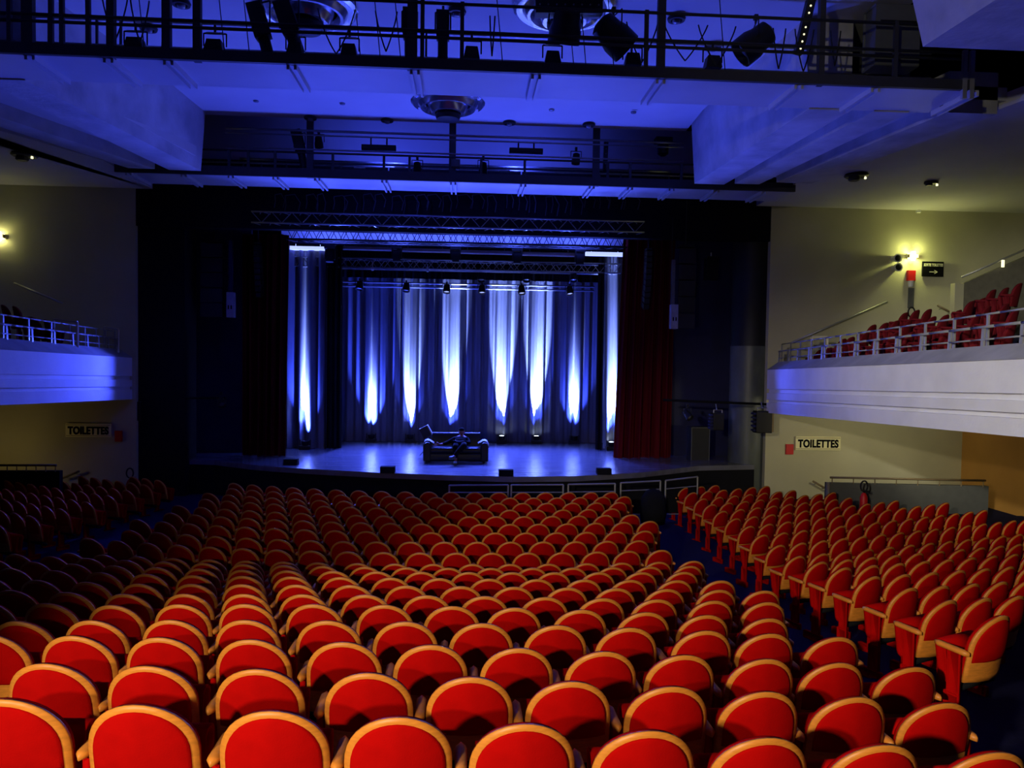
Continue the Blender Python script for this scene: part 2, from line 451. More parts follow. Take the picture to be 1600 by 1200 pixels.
# ================================================================== ROOM SHELL
YW = 21.5                     # plane of the walls either side of the stage
ZS = 8.62                     # side ceilings
ZC = 10.0                     # middle ceiling
wm = MB(); a = atY(1201, 400, YW)
XR = atY(1201, 500, YW).x; XL = atY(212, 500, YW).x
XRC = atY(1503, 700, YW).x     # corner with the ochre wall
wm = MB(); wm.box(((XR+18)/2, YW+.15, 4.4), (18-XR, .3, 8.9)); struct('wall_right_front', wm, M_WALL)
wm = MB(); wm.box(((XL-15)/2, YW+.15, 4.4), (15+XL, .3, 8.9)); struct('wall_left_front', wm, M_WALL)
wm = MB(); wm.box((XRC+.15, (YW+5)/2, 1.35), (.3, YW-5, 3.3)); struct('wall_right_ochre', wm, M_ORANGE)
wm = MB(); wm.box((18.1, 9, 5), (.3, 26, 11)); struct('wall_right', wm, M_WALL)
wm = MB(); wm.box((-15.1, 9, 5), (.3, 26, 11)); struct('wall_left', wm, M_WALL)
# middle ceiling
YB = 18.7
xa = atZ(332, 180, ZC); xb = atZ(1062, 192, ZC)
cm = MB(); cm.box(((xa.x+xb.x)/2, (YB-4)/2, ZC+.15), (xb.x-xa.x+4.0, YB+4, .3)); struct('ceiling', cm, M_CEIL)
# sloping lower strip of that ceiling at its stage edge
e0 = atZ(332, 163, ZC-.0); 
sl = MB(); sl.prism([(xa.x-.2, 16.6, ZC-.02), (xa.x-.2, YB, ZC-.16), (xa.x-.2, YB, ZC+.05), (xa.x-.2, 16.6, ZC+.05)], (xb.x-xa.x+.4, 0, 0)); struct('ceiling_edge', sl, M_CEIL)
# header wall behind the slot; lit band and dark top put in by colour
hw = MB(); hw.box((-.4, 21.7, 10.6), (19.4, .3, 2.2)); struct('wall_header_upper', hw, M_BRIDGE)
hw = MB(); hw.box((-.4, 21.68, 8.55), (19.4, .3, 1.9)); struct('wall_header_lower', hw, M_BLACKM)
hw = MB(); hw.box((-.4, 21.62, 11.4), (19.4, .3, 1.35)); struct('wall_header_top', hw, M_BLACKM)
hw = MB(); hw.box((-.4, 20.1, 12.1), (19.4, 3.4, .2)); struct('ceiling_slot', hw, M_BLACKM)
# longitudinal ceiling beams either side (converging on the stage)
ZB = 8.45
def fan_line(p, q, z, ext):
    A = atZ(*p, z); B = atZ(*q, z); d = (B-A); d.z = 0; d.normalize()
    t = (A.y-(ext))/(-d.y) if d.y < 0 else 0
    t = max(t, .1)
    return A, A+d*t
def fan_prism(name, A, B, wdt_a, wdt_b, zlo, zhi, side, m, top_shift=0.0):
    A = Vector((A.x, A.y, 0)); B = Vector((B.x, B.y, 0)); s = Vector((side, 0, 0)); S2 = s*top_shift
    lo = [A+Vector((0, 0, zlo)), A+s*wdt_a+Vector((0, 0, zlo)), A+s*wdt_a+Vector((0, 0, zhi)), A-S2+Vector((0, 0, zhi))]
    hi = [B+Vector((0, 0, zlo)), B+s*wdt_b+Vector((0, 0, zlo)), B+s*wdt_b+Vector((0, 0, zhi)), B-S2+Vector((0, 0, zhi))]
    mb = MB().hexa(lo, hi); struct(name, mb, m)
YM = 12.75
R1 = fan_line((1085, 287), (1257, 175), ZB, YM); R2 = fan_line((1148, 287), (1345, 185), ZB, YM)
R3 = fan_line((1213, 287), (1460, 187), ZB, YM); R4 = fan_line((1243, 297), (1600, 172), ZB, -3)
L1 = fan_line((314, 267), (71, 142), ZB, YM); L2 = fan_line((242, 264), (0, 183), ZB, YM); L4 = fan_line((162, 262), (0, 217), ZB, -3)
R4a = fan_line((1243, 297), (1600, 172), ZB, YM)[1]; L4a = fan_line((162, 262), (0, 217), ZB, YM)[1]
fan_prism('trim_1', R1[0], R1[1], .75, .75, ZB, ZC+.1, 1, M_ROUGHPL, .12)
fan_prism('trim_2', R2[0], R2[1], .62, .62, ZB, 9.2, 1, M_ROUGHPL)
fan_prism('trim_3', R3[0], R3[1], .9, .9, ZB+.03, 9.2, 1, M_ROUGHPL)
fan_prism('trim_4', L1[0], L1[1], .75, .75, ZB, ZC+.1, -1, M_ROUGHPL, .12)
fan_prism('trim_5', L2[0], L2[1], .62, .62, ZB, 9.2, -1, M_ROUGHPL)
# soffits between the beams and side ceilings
mb = MB().hexa([(R1[0].x, R1[0].y-.3, 8.72), (R4[0].x, R4[0].y, 8.72), (R4[0].x, R4[0].y, 8.95), (R1[0].x, R1[0].y-.3, 8.95)],
               [(R1[1].x, YM, 8.72), (R4a.x, YM, 8.72), (R4a.x, YM, 8.95), (R1[1].x, YM, 8.95)]); struct('ceiling_soffit_right', mb, M_CEIL)
mb = MB().hexa([(L1[0].x, L1[0].y-.3, 8.72), (L4[0].x, L4[0].y, 8.72), (L4[0].x, L4[0].y, 8.95), (L1[0].x, L1[0].y-.3, 8.95)],
               [(L1[1].x, YM, 8.72), (L4a.x, YM, 8.72), (L4a.x, YM, 8.95), (L1[1].x, YM, 8.95)]); struct('ceiling_soffit_left', mb, M_CEIL)
mb = MB(); mb.prism([(R4[0].x, R4[0].y, ZS), (R4[0].x+.1, YW+.1, ZS), (18.2, YW+.1, ZS), (18.2, -3, ZS), (R4[1].x, -3, ZS)], (0, 0, .25)); struct('ceiling_right', mb, M_CEIL)
mb = MB(); mb.prism([(L4[0].x, L4[0].y, ZS), (L4[0].x-.1, YW+.1, ZS), (-15.2, YW+.1, ZS), (-15.2, -3, ZS), (L4[1].x, -3, ZS)], (0, 0, .25)); struct('ceiling_left', mb, M_CEIL)
# cover above everything so no light leaks
mb = MB(); mb.box((0, 12, 12.6), (34, 42, .3)); struct('ceiling_roof', mb, M_BLACKM)
# hanging soffit piece at the top right, near the camera
T6 = fan_line((1442, 73), (1555, 0), ZB, -3)
fan_prism('trim_6', T6[0], T6[1], 1.6, 1.6, ZB, ZC+.1, 1, M_ROUGHPL, .45)
A7 = Vector((-.7-T6[0].x-1.0, T6[0].y, 0)); B7 = Vector((-.7-T6[1].x-1.0, T6[1].y, 0))
fan_prism('trim_7', A7, B7, 1.6, 1.6, ZB, ZC+.1, -1, M_ROUGHPL, .45)
# ------------------------------------------------------------------ stage
Zs = STAGE_Z
front = [atZ(x, y, Zs) for x, y in ((335, 719), (400, 727), (470, 732), (590, 738.5), (700, 742.5), (800, 745), (900, 744), (1000, 738.5), (1092, 728))]
sm = MB(); poly = [Vector((p.x, p.y, Zs-.14)) for p in front]
poly += [Vector((8.6, front[-1].y+.3, Zs-.14)), Vector((8.6, 30, Zs-.14)), Vector((-9.2, 30, Zs-.14)), Vector((-9.2, front[0].y+.3, Zs-.14))]
sm.prism(poly, (0, 0, .14)); struct('floor_stage', sm, M_STAGE)
sk = MB()
fpts = [Vector((-9.2, front[0].y+.3, 0))]+[Vector((p.x, p.y+.06, 0)) for p in front]+[Vector((8.6, front[-1].y+.3, 0))]
for p, q in zip(fpts[:-1], fpts[1:]): sk.prism([p, q, q+Vector((0, .12, 0)), p+Vector((0, .12, 0))], (0, 0, Zs-.14))
struct('wall_stage_front', sk, M_BLACKM)
mb = MB(); mb.box((-.4, 25.7, 11.0), (20, 7.7, .2)); struct('ceiling_stage_house', mb, M_BLACKM)
# back wall of the stage house, side walls
mb = MB(); mb.box((-.4, 29.6, 5.5), (20, .3, 11)); struct('wall_stage_back', mb, M_BLACKM)
mb = MB(); mb.box((9.6, 25.6, 5.5), (.3, 8, 11)); struct('wall_stage_right', mb, M_BLACKM)
mb = MB(); mb.box((-10.2, 25.6, 5.5), (.3, 8, 11)); struct('wall_stage_left', mb, M_BLACKM)
# navy splay panels between the red curtain and the side walls
def panel_px(name, x0, y0, x1, y1, Y, m, th=.12):
    a = atY(x0, y0, Y); b = atY(x1, y1, Y)
    mb = MB(); mb.box(((a.x+b.x)/2, Y+th/2, (a.z+b.z)/2), (abs(b.x-a.x), th, abs(a.z-b.z))); return struct(name, mb, m)
panel_px('wall_proscenium_right', 1030, 320, 1205, 772, 23.6, M_NAVY)
panel_px('wall_proscenium_left', 205, 300, 392, 772, 23.6, M_NAVY)
# tall dark pier left of the left panel and black return right of the left panel
a = atY(212, 290, 21.7); b = atY(290, 780, 21.7)
mb = MB(); mb.box(((a.x+b.x)/2, 22.1, 4.5), (b.x-a.x, .9, 9)); struct('wall_pier_left', mb, M_BLACKM)
a = atY(375, 380, 23.2); b = atY(449, 720, 23.2)
# round column at the right: painted black above, bare concrete below
c = atY(1168, 700, 22.2); rad = (atY(1198, 700, 22.2).x-atY(1140, 700, 22.2).x)/2
zt = atY(1165, 541, 22.2).z
mb = MB().lathe([(rad, 0), (rad, zt)], (c.x, 22.2, 0), n=40); o = struct('wall_column_lower', mb, M_GREYCOL, smooth='auto')
mb = MB().lathe([(rad-.01, zt-.02), (rad-.01, 9)], (c.x, 22.2, 0), n=40); o = struct('wall_column_upper', mb, M_DARKCOL, smooth='auto')
# grey low wall patch in front of the stage (right of centre)
a = at(1000, 774, 19.6); b = at(1034, 792, 19.6)
mb = MB(); mb.box(((a.x+b.x)/2, a.y, (a.z)/2), (b.x-a.x, .1, a.z)); tag(mb.build('low_panel', M_GREYBOX), 'low grey panel standing before the stage beside the right aisle', 'panel')
# ------------------------------------------------------------------ balconies
def balcony(side, px_pts, Ds, name, inward):
    """px_pts: list of (x, y_lip_top, y_lip, y_bottom) with depth Ds"""
    secs = []
    for (x, yt, yl, yb), D in zip(px_pts, Ds):
        A = at(x, yl, D); B = at(x, yb, D); T = at(x, yt, D)
        secs.append((A, B, T))
    face = MB(); slab = MB()
    def off(v, d): return v+Vector((side*d, 0, 0))
    n = len(secs)
    H = [(A.z-B.z) for A, B, T in secs]
    # profile down the face with two grooves
    fr = [(0, 0), (.44, 0), (.445, .06), (.53, .06), (.535, 0), (.69, 0), (.695, .06), (.76, .06), (.765, 0), (1, .0)]
    rows = []
    for (A, B, T) in secs:
        col = [off(Vector((A.x, A.y, A.z+(B.z-A.z)*f)), d) for f, d in fr]
        col += [off(Vector((B.x, B.y, B.z)), .34), off(Vector((A.x, A.y, A.z)), .34)]
        rows.append(col)
    # close profile loop
    pts = [r+[r[0]] for r in rows]
    face.grid(pts); k = len(rows[0])
    face.add(rows[0], [tuple(range(k))]); face.add(rows[-1], [tuple(range(k))])
    struct('wall_balcony_%s' % name, face, M_BALC)
    rows = []
    for (A, B, T) in secs:
        zt = T.z+(T.z-A.z)*.45
        rows.append([off(A, -.0), off(Vector((A.x, A.y, A.z+.004)), -.02), off(Vector((A.x, A.y, zt+.0)), .32), off(Vector((A.x, A.y, zt)), .40), off(A, .40)])
    pts = [r+[r[0]] for r in rows]; slab.grid(pts); k = len(rows[0]); slab.add(rows[0], [tuple(range(k))]); slab.add(rows[-1], [tuple(range(k))])
    struct('trim_balcony_top_%s' % name, slab, M_SLAB)
    return secs
# seen at the right: x, top of the stone coping, its lower edge, bottom of the face
def lerp(a, b, t): return a+(b-a)*t
pr = []; Dr = []
for t in [0, .12, .25, .4, .55, .7, .85, 1.0, 1.2, 1.45]:
    D = lerp(20.9, 9.9, t); X = lerp(atY(1199, 600, YW).dot(RGT)*20.9/atY(1199, 600, YW).dot(FWD), 6.8, t)
    x = 800+F_PX*X/D
    u = min((x-1199)/401., 3)
    yt = lerp(569, 541, u) ; yl = lerp(578, 561, u); yb = 645+ (683-645)*u*(1.0+.0*(1-u))
    pr.append((x, yt, yl, yb)); Dr.append(D)
secR = balcony(1, pr, Dr, 'right', 1)
pl = []; Dl = []
for t in [0, .15, .3, .5, .75, 1.0, 1.35, 1.8]:
    D = lerp(21.0, 14.5, t); X = lerp(-10.65, -9.95, t)
    x = 800+F_PX*X/D
    u = (205-x)/205.
    yt = lerp(550, 532, u); yl = lerp(559, 546, u); yb = lerp(624, 633, u)
    pl.append((x, yt, yl, yb)); Dl.append(D)
secL = balcony(-1, pl, Dl, 'left', -1)
# undersides / decks of the balconies
mb = MB(); rows = []
for (A, B, T) in secR: rows.append([Vector((B.x+.5, B.y, B.z+.12)), Vector((16, B.y, B.z+.12)), Vector((16, B.y, A.z-.15)), Vector((B.x+.5, B.y, A.z-.15))])
pts = [r+[r[0]] for r in rows]; mb.grid(pts); mb.add(rows[0], [(0, 1, 2, 3)]); mb.add(rows[-1], [(0, 1, 2, 3)]); struct('floor_balcony_right', mb, M_CEIL)
mb = MB(); rows = []
for (A, B, T) in secL: rows.append([Vector((B.x-.5, B.y, B.z+.12)), Vector((-15, B.y, B.z+.12)), Vector((-15, B.y, A.z-.15)), Vector((B.x-.5, B.y, A.z-.15))])
pts = [r+[r[0]] for r in rows]; mb.grid(pts); mb.add(rows[0], [(0, 1, 2, 3)]); mb.add(rows[-1], [(0, 1, 2, 3)]); struct('floor_balcony_left', mb, M_CEIL)
# railings on the balconies
def along(secs, t):
    """point on coping at parameter t in 0..n-1"""
    i = min(int(t), len(secs)-2); u = t-i
    A = secs[i]; B = secs[i+1]
    p = A[0].lerp(B[0], u); q = A[2].lerp(B[2], u); return Vector((p.x, p.y, q.z))
def railing(secs, side, label, posts, n0, n1):
    th = thing('balcony_railing', label, 'railing', along(secs, n0))
    inset = Vector((side*.3, 0, 0)); 
    N = 24; hs = [(.17, .013), (.36, .022), (.56, .017)]
    for h, r in hs:
        mb = MB(); pts = [along(secs, lerp(n0, n1, k/N))+(inset+Vector((side*(.08 if h > .5 else 0), 0, 0)))+Vector((0, 0, h)) for k in range(N+1)]
        mb.path(pts, r, 8); mb.build('rail', M_RAIL, th, smooth=True)
    for k in range(posts):
        t = lerp(n0, n1, k/(posts-1)); b = along(secs, t)+inset
        mb = MB(); mb.beam(b+Vector((0, 0, -.04)), b+Vector((side*.02, 0, .37)), .03, .06, Vector((0, 1, 0)))
        mb.beam(b+Vector((side*.08, 0, .05)), b+Vector((side*.08, 0, .56)), .03, .04, Vector((0, 1, 0)))
        mb.build('post', M_RAIL, th)
    return th
railing(secR, 1, 'long grey tube railing with three rails on the right balcony coping', 17, 0.05, 8.9)
railing(secL, -1, 'bluish three-rail railing on the left balcony coping', 12, 0.35, 6.9)
# ================================================================== CURTAINS
def cloth(mb, P0, P1, ztop, folds, amp, seed, thick=.03, swing=0.0, bottom=None, nz=10, flare=.0, skew=0.0):
    """pleated curtain hanging between plan points P0 and P1; closed cloth with real thickness"""
    rnd = random.Random(seed); P0 = Vector(P0); P1 = Vector(P1); L = (P1-P0); Ln = Vector((-L.y, L.x, 0)).normalized()
    n = int(folds*12); ph = [rnd.uniform(0, 6.28) for _ in range(5)]; fr = [folds*rnd.uniform(.85, 1.15), folds*.53, folds*1.9, folds*.21]
    am = [1, .6, .35, .5]
    def prof(u, v):
        s = sum(a*math.sin(2*PI*f*u+p+v*.4*k) for k, (a, f, p) in enumerate(zip(am, fr, ph)))
        return amp*(s+.35*abs(s))*(1+flare*v)
    def P(u, v, side):
        b = P0+L*u; zb = P0.z+(P1.z-P0.z)*u
        off = prof(u, v)+(thick if side else 0)
        q = b+Ln*off; q += L.normalized()*skew*v
        q.z = ztop+(zb-ztop)*v; return q
    for side in (0, 1): mb.grid([[P(i/n, j/nz, side) for j in range(nz+1)] for i in range(n+1)])
    for i in (0, n): mb.grid([[P(i/n, j/nz, 0) for j in range(nz+1)], [P(i/n, j/nz, 1) for j in range(nz+1)]])
    for j in (0, nz): mb.grid([[P(i/n, j/nz, 0) for i in range(n+1)], [P(i/n, j/nz, 1) for i in range(n+1)]])
    return mb
YD = atZ(720, 691, STAGE_Z).y
def zpl(x, Y, z=STAGE_Z): p = atY(x, 690, Y); return Vector((p.x, Y, z+.01))
mb = cloth(MB(), zpl(520, YD), zpl(945, YD+.05), 8.3, 34, .045, 3, nz=14)
tag(mb.build('backdrop_curtain', M_DRAPE, smooth=True), 'wide pleated backdrop curtain washed by blue uplights', 'curtain')
# side legs
YL = atZ(480, 701, STAGE_Z).y
mb = cloth(MB(), zpl(449, YL), zpl(509, YL), 7.6, 3.2, .09, 5); tag(mb.build('side_curtain', M_DRAPE, smooth=True), 'pleated blue-lit side curtain at stage left edge of the photo', 'curtain', 'side curtains')
mb = cloth(MB(), zpl(507, YL-.05), zpl(534, YL+.1), 7.9, 3.2, .07, 6); tag(mb.build('side_curtain', M_BLK_CLOTH, smooth=True), 'dark fold of the left blue-lit side curtain, shade coloured black', 'curtain', 'side curtains')  # unlit fold of the left leg; black cloth stands in for its shade
YRL = atZ(945, 703, STAGE_Z).y
mb = cloth(MB(), zpl(929, YRL), zpl(940, YRL-.1), 7.9, 1.6, .06, 8); tag(mb.build('side_curtain', M_BLK_CLOTH, smooth=True), 'thin dark side curtain left of the right-hand lit drape', 'curtain', 'side curtains')
mb = cloth(MB(), zpl(938, YRL+.2), zpl(976, YRL+.2), 7.6, 2.4, .09, 9, skew=.12); tag(mb.build('side_curtain', M_DRAPE, smooth=True), 'bright pleated side curtain beside the red curtain', 'curtain', 'side curtains')
# red house curtains, opened to the sides
YRC = atZ(960, 717, STAGE_Z).y
a = atY(975, 385, YRC); b = zpl(960, YRC); 
def redc(x0t, x0b, x1, name, label, seed, y=YRC):
    mb = MB(); top = atY(x0t, 385, y); bot = zpl(x0b, y); far = zpl(x1, y+.25)
    zt = top.z+.35; n = 90; nz = 12; rnd = random.Random(seed); ph = rnd.uniform(0, 6)
    def P(u, v, side):
        t0 = lerp(top.x, bot.x, v); x = lerp(t0, far.x, u); yy = lerp(y, y+.25, u)
        s = .10*math.sin(2*PI*6.3*u+ph)+.05*math.sin(2*PI*11.1*u+v*1.2)+.03*math.sin(2*PI*2.3*u)
        return Vector((x, yy+s+(.03 if side else 0), lerp(zt, STAGE_Z+.012, v)))
    for side in (0, 1): mb.grid([[P(i/n, j/nz, side) for j in range(nz+1)] for i in range(n+1)])
    for i in (0, n): mb.grid([[P(i/n, j/nz, 0) for j in range(nz+1)], [P(i/n, j/nz, 1) for j in range(nz+1)]])
    for j in (0, nz): mb.grid([[P(i/n, j/nz, 0) for i in range(n+1)], [P(i/n, j/nz, 1) for i in range(n+1)]])
    tag(mb.build(name, M_DRAPE_RED, smooth=True), label, 'curtain', 'red house curtains')
redc(975, 960, 1050, 'house_curtain', 'dark red house curtain drawn open on the right of the stage', 1)
redc(452, 446, 376, 'house_curtain', 'unlit red house curtain drawn open on the left of the stage', 2)
# black borders across the top
def border(x0, x1, yb, D, ztop, label, m=M_BLK_CLOTH, folds=30):
    p = at(x0, yb, D); q = at(x1, yb+ .0146*(x1-x0)+.00, D)
    Y = (p.y+q.y)/2
    mb = cloth(MB(), Vector((p.x, Y, p.z)), Vector((q.x, Y, p.z)), ztop, folds, .03, int(x0+yb), nz=3)
    tag(mb.build('border_curtain', m, smooth=True), label, 'curtain', 'black border curtains above the stage')
border(440, 985, 383, 23.9, 9.2, 'black border curtain directly behind the front lattice truss')
border(525, 905, 407, 25.05, 9.0, 'short black border curtain behind the hanging black lamps', folds=26)
border(520, 960, 434, 26.6, 9.3, 'rearmost black border above the row of small spotlights', folds=34)
# hanging cable loops on the header over the stage
cl = MB(); rnd = random.Random(4); Yc = 21.35
for k in range(26):
    x = 440+k*22+rnd.uniform(-6, 6); y0 = 304+rnd.uniform(0, 4); w = rnd.uniform(5, 13); h = rnd.uniform(18, 30)
    P = [atY(x-w, y0+h, Yc), atY(x-w*.8, y0+h*.5, Yc), atY(x-w*.9, y0, Yc), atY(x+w*.3, y0-2, Yc), atY(x+w, y0+h*.4, Yc), atY(x+w*.7, y0+h, Yc)]
    cl.path(P, .012, 5)
M_CABLE = mat('blue_grey_cable', (.05, .05, .07), .5)
tag(cl.build('hanging_cable', M_CABLE), 'tangle of thin cables looping down behind the far lighting bridge', 'cable', kind='stuff')
# ================================================================== LATTICE TRUSSES
def truss(p, q, w, h, label, r=.026, n=24, m=None, lacing=True, name='lattice_truss', chords=4):
    m = m or M_ALU; p = Vector(p); q = Vector(q); d = (q-p).normalized(); s = d.cross(Vector((0, 0, 1))).normalized()
    th = thing(name, label, 'truss', p)
    cs = [s*(-w/2)+Vector((0, 0, h/2)), s*(w/2)+Vector((0, 0, h/2)), s*(w/2)-Vector((0, 0, h/2)), s*(-w/2)-Vector((0, 0, h/2))][:chords]
    for c in cs: mb = MB(); mb.bar(p+c, q+c, r, 8); mb.build('chord', m, th, smooth=True)
    mb = MB(); L = (q-p).length
    for f in range(chords):
        A = cs[f]; B = cs[(f+1) % chords]
        for k in range(n):
            a = p+d*(L*k/n)+(A if k % 2 == 0 else B); b = p+d*(L*(k+1)/n)+(B if k % 2 == 0 else A)
            mb.bar(a, b, r*.45, 5)
    mb.build('lacing', m, th)
    if L > 12:
        for t in (.02, .2, .4, .6, .8, .98):
            w_ = p.lerp(q, t); mb = MB(); mb.bar(w_+Vector((0, 0, h/2)), (w_.x, w_.y, 11.9 if w_.y < 21.5 else 10.88), .012, 5); mb.build('suspension_cable', M_ALU, th)
    return th
# front truss (hangs just ahead of the opening)
p = at(400, 344, 21.2); q = at(1010, 352, 21.2); zt = (p.z+q.z)/2
truss((p.x, p.y-.1, zt), (q.x, p.y-.1, zt), .72, .30, 'long aluminium lattice truss, highest above the stage opening', n=40)
p = at(450, 365, 22.35); q = at(985, 375, 22.35); zt = (p.z+q.z)/2
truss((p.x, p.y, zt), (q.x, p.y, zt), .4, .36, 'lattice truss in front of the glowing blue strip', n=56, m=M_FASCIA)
p = at(395, 357, 22.3); q = at(1010, 364, 22.3)
mb = MB(); mb.bar((p.x, p.y, (p.z+q.z)/2), (q.x, p.y, (p.z+q.z)/2), .03); [mb.bar((lerp(p.x, q.x, u), p.y, (p.z+q.z)/2), (lerp(p.x, q.x, u), p.y, 10.9), .008, 5) for u in (.1, .5, .9)]; tag(mb.build('lighting_pipe', M_ALU, smooth=True), 'thin pipe just above the glowing blue strip', 'pipe')
p = at(440, 366, 23.4); q = at(1015, 373, 23.4)
mb = MB(); mb.box(((p.x+q.x)/2, p.y, (p.z+q.z)/2), (q.x-p.x, .05, .22)); tag(mb.build('white_valance', M_WHITE), 'long pale valance strip glowing blue behind a lattice truss', 'valance')
p = at(452, 403, 24.6); q = at(975, 412, 24.6); zt = (p.z+q.z)/2
TR2 = truss((p.x, p.y, zt-.12), (q.x, p.y, zt-.12), .4, .30, 'lower lattice truss carrying the hanging black lamps', n=46)
# pale segmented batten, lamps
for i, (x0, x1, y) in enumerate([(454, 508, 388), (524, 620, 388), (626, 703, 391), (718, 801, 394), (815, 901, 397), (915, 975, 397)]):
    DD = 24.3 if i == 0 else 24.7; a = at(x0, y-2, DD); b = at(x1, y+2, DD); nm = ['leftmost', 'second', 'third', 'fourth', 'fifth', 'rightmost'][i]
    mb = MB(); rbox(mb, ((a.x+b.x)/2, a.y, (a.z+b.z)/2), (b.x-a.x, .22, .12), .03)
    for u in (.15, .85): mb.bar((lerp(a.x, b.x, u), a.y, (a.z+b.z)/2), (lerp(a.x, b.x, u), a.y, 10.9), .008, 5)
    tag(mb.build('light_batten', M_STRIP if i in (0, 5) else M_WHITE), 'pale light batten above the stage, %s of six from left' % nm, 'batten', 'pale battens above the stage')
# ------------------------------------------------------------------ lamps
def hang_par(loc, aim, label, group, r=.12, L=.30, lens=None, name='spotlight', cat='spotlight', up=.28, metal=M_BLACK):
    """par can: body, lens, yoke, clamp"""
    loc = Vector(loc); aim = Vector(aim).normalized(); th = thing(name, label, cat, loc+Vector((0, 0, up)), 0, group)
    Z = aim; Xx = Z.orthogonal().normalized(); 
    if abs(Z.z) < .99: Xx = Z.cross(Vector((0, 0, 1))).normalized()
    Yy = Z.cross(Xx); R = Matrix((Xx, Yy, Z)).transposed()
    mb = MB().lathe([(r*.45, -L*.5), (r*.8, -L*.42), (r*.86, -L*.1), (r, L*.1), (r, L*.5), (r*.9, L*.5), (r*.88, L*.3)], loc, n=18, M=R); body = mb.build('lamp_body', metal, th, smooth='auto')
    mb = MB().lathe([(r*.86, L*.30), (r*.5, L*.36), (r*.1, L*.38)], loc, n=18, M=R); mb.build('lens', lens or M_GLASSY, body, smooth=True)
    mb = MB(); k = Xx*(r+.025); t = Vector((0, 0, up*.75))
    mb.path([loc+k, loc+k+t, loc-k+t, loc-k], .011, 6); mb.bar(loc+t, loc+Vector((0, 0, up)), .018); mb.build('yoke', metal, th)
    mb = MB(); mb.box(loc+Vector((0, 0, up)), (.06, .07, .08)); mb.build('clamp', metal, th)
    return th
def profile_lamp(loc, aim, label, group, L=.75, w=.2, name='profile_spotlight', up=.3):
    loc = Vector(loc); Z = Vector(aim).normalized(); Xx = Z.cross(Vector((0, 1, .01))).normalized(); Yy = Z.cross(Xx); R = Matrix((Xx, Yy, Z)).transposed()
    th = thing(name, label, 'spotlight', loc, 0, group)
    mb = MB(); rbox(mb, loc-Z*L*.12, (w, w*1.05, L*.55), .03, R); mb.build('lamp_body', M_BLACK, th)
    mb = MB().lathe([(w*.36, L*.12), (w*.40, L*.14), (w*.40, L*.48), (w*.44, L*.48), (w*.44, L*.56), (w*.34, L*.56)], loc, n=18, M=R); mb.build('lens_tube', M_BLACK, th, smooth='auto')
    mb = MB(); k = Xx*(w*.6); u = Vector((0, 0, up)); mb.path([loc+k, loc+k+u, loc-k+u, loc-k], .014, 6); mb.bar(loc+u, loc+u*1.35, .02); mb.build('yoke', M_BLACK, th)
    return th
def flood(loc, label, group, w=.26, name='floodlight'):
    loc = Vector(loc); th = thing(name, label, 'floodlight', loc, 0, group)
    mb = MB().hexa([loc+Vector(v) for v in ((-w*.5, -.12, -.11), (w*.5, -.12, -.11), (w*.5, .12, -.11), (-w*.5, .12, -.11))],
                   [loc+Vector(v) for v in ((-w*.36, -.09, .09), (w*.36, -.09, .09), (w*.36, .09, .09), (-w*.36, .09, .09))]); mb.build('lamp_body', M_BLACK, th, bevel=.01)
    mb = MB(); k = Vector((w*.58, 0, 0)); mb.path([loc+k, loc+k+Vector((0, 0, .2)), loc-k+Vector((0, 0, .2)), loc-k], .012, 6); mb.bar(loc+Vector((0, 0, .2)), loc+Vector((0, 0, .33)), .02); mb.build('yoke', M_BLACK, th)
    mb = MB(); mb.box(loc+Vector((0, -.0, .205)), (w*.9, .05, .018)); mb.build('bracket', M_STEEL, th)
    return th
# row of six small spots under the rear pipes
p = at(534, 440, 26.4); q = at(933, 446, 26.4); z = (p.z+q.z)/2
for dz, dy in ((0, 0), (-.14, .05)):
    mb = MB(); mb.bar((p.x, p.y+dy, z+dz), (q.x, p.y+dy, z+dz), .035, 10); [mb.bar((lerp(p.x, q.x, u), p.y+dy, z+dz), (lerp(p.x, q.x, u), p.y+dy, 10.9), .008, 5) for u in (.1, .5, .9)]; tag(mb.build('lighting_pipe', M_ALU, smooth=True), 'bright blue-lit pipe above the backdrop, %s of the pair' % ('upper' if dz == 0 else 'lower'), 'pipe')
SPX = [(562, 446), (635, 449), (698, 451), (753, 452), (815, 453), (890, 454)]
for i, (x, y) in enumerate(SPX):
    P = at(x, y, 26.1)
    hang_par(P, (.12*(i-2.5)*.3, -.35, -1), 'small black hanging spotlight over the backdrop, %s from left' % ORD[i+1], 'small spotlights above the backdrop', r=.13, L=.30, lens=M_SPOTLENS if i > 1 else M_GLASSY, up=.2)
# small bulbs on the lower truss
for i, (x, y) in enumerate([(474, 416), (533, 420), (582, 421), (668, 423)]):
    P = at(x, y, 24.55); mb = MB().lathe([(.012, .22), (.02, .10), (.035, .06), (.05, .0), (.03, -.04)], P, n=12)
    tag(mb.build('work_light', M_WHITE, smooth=True), 'tiny pale work light under the lower truss, %s from left' % ORD[i+1], 'lamp', 'tiny work lights under the lower truss')
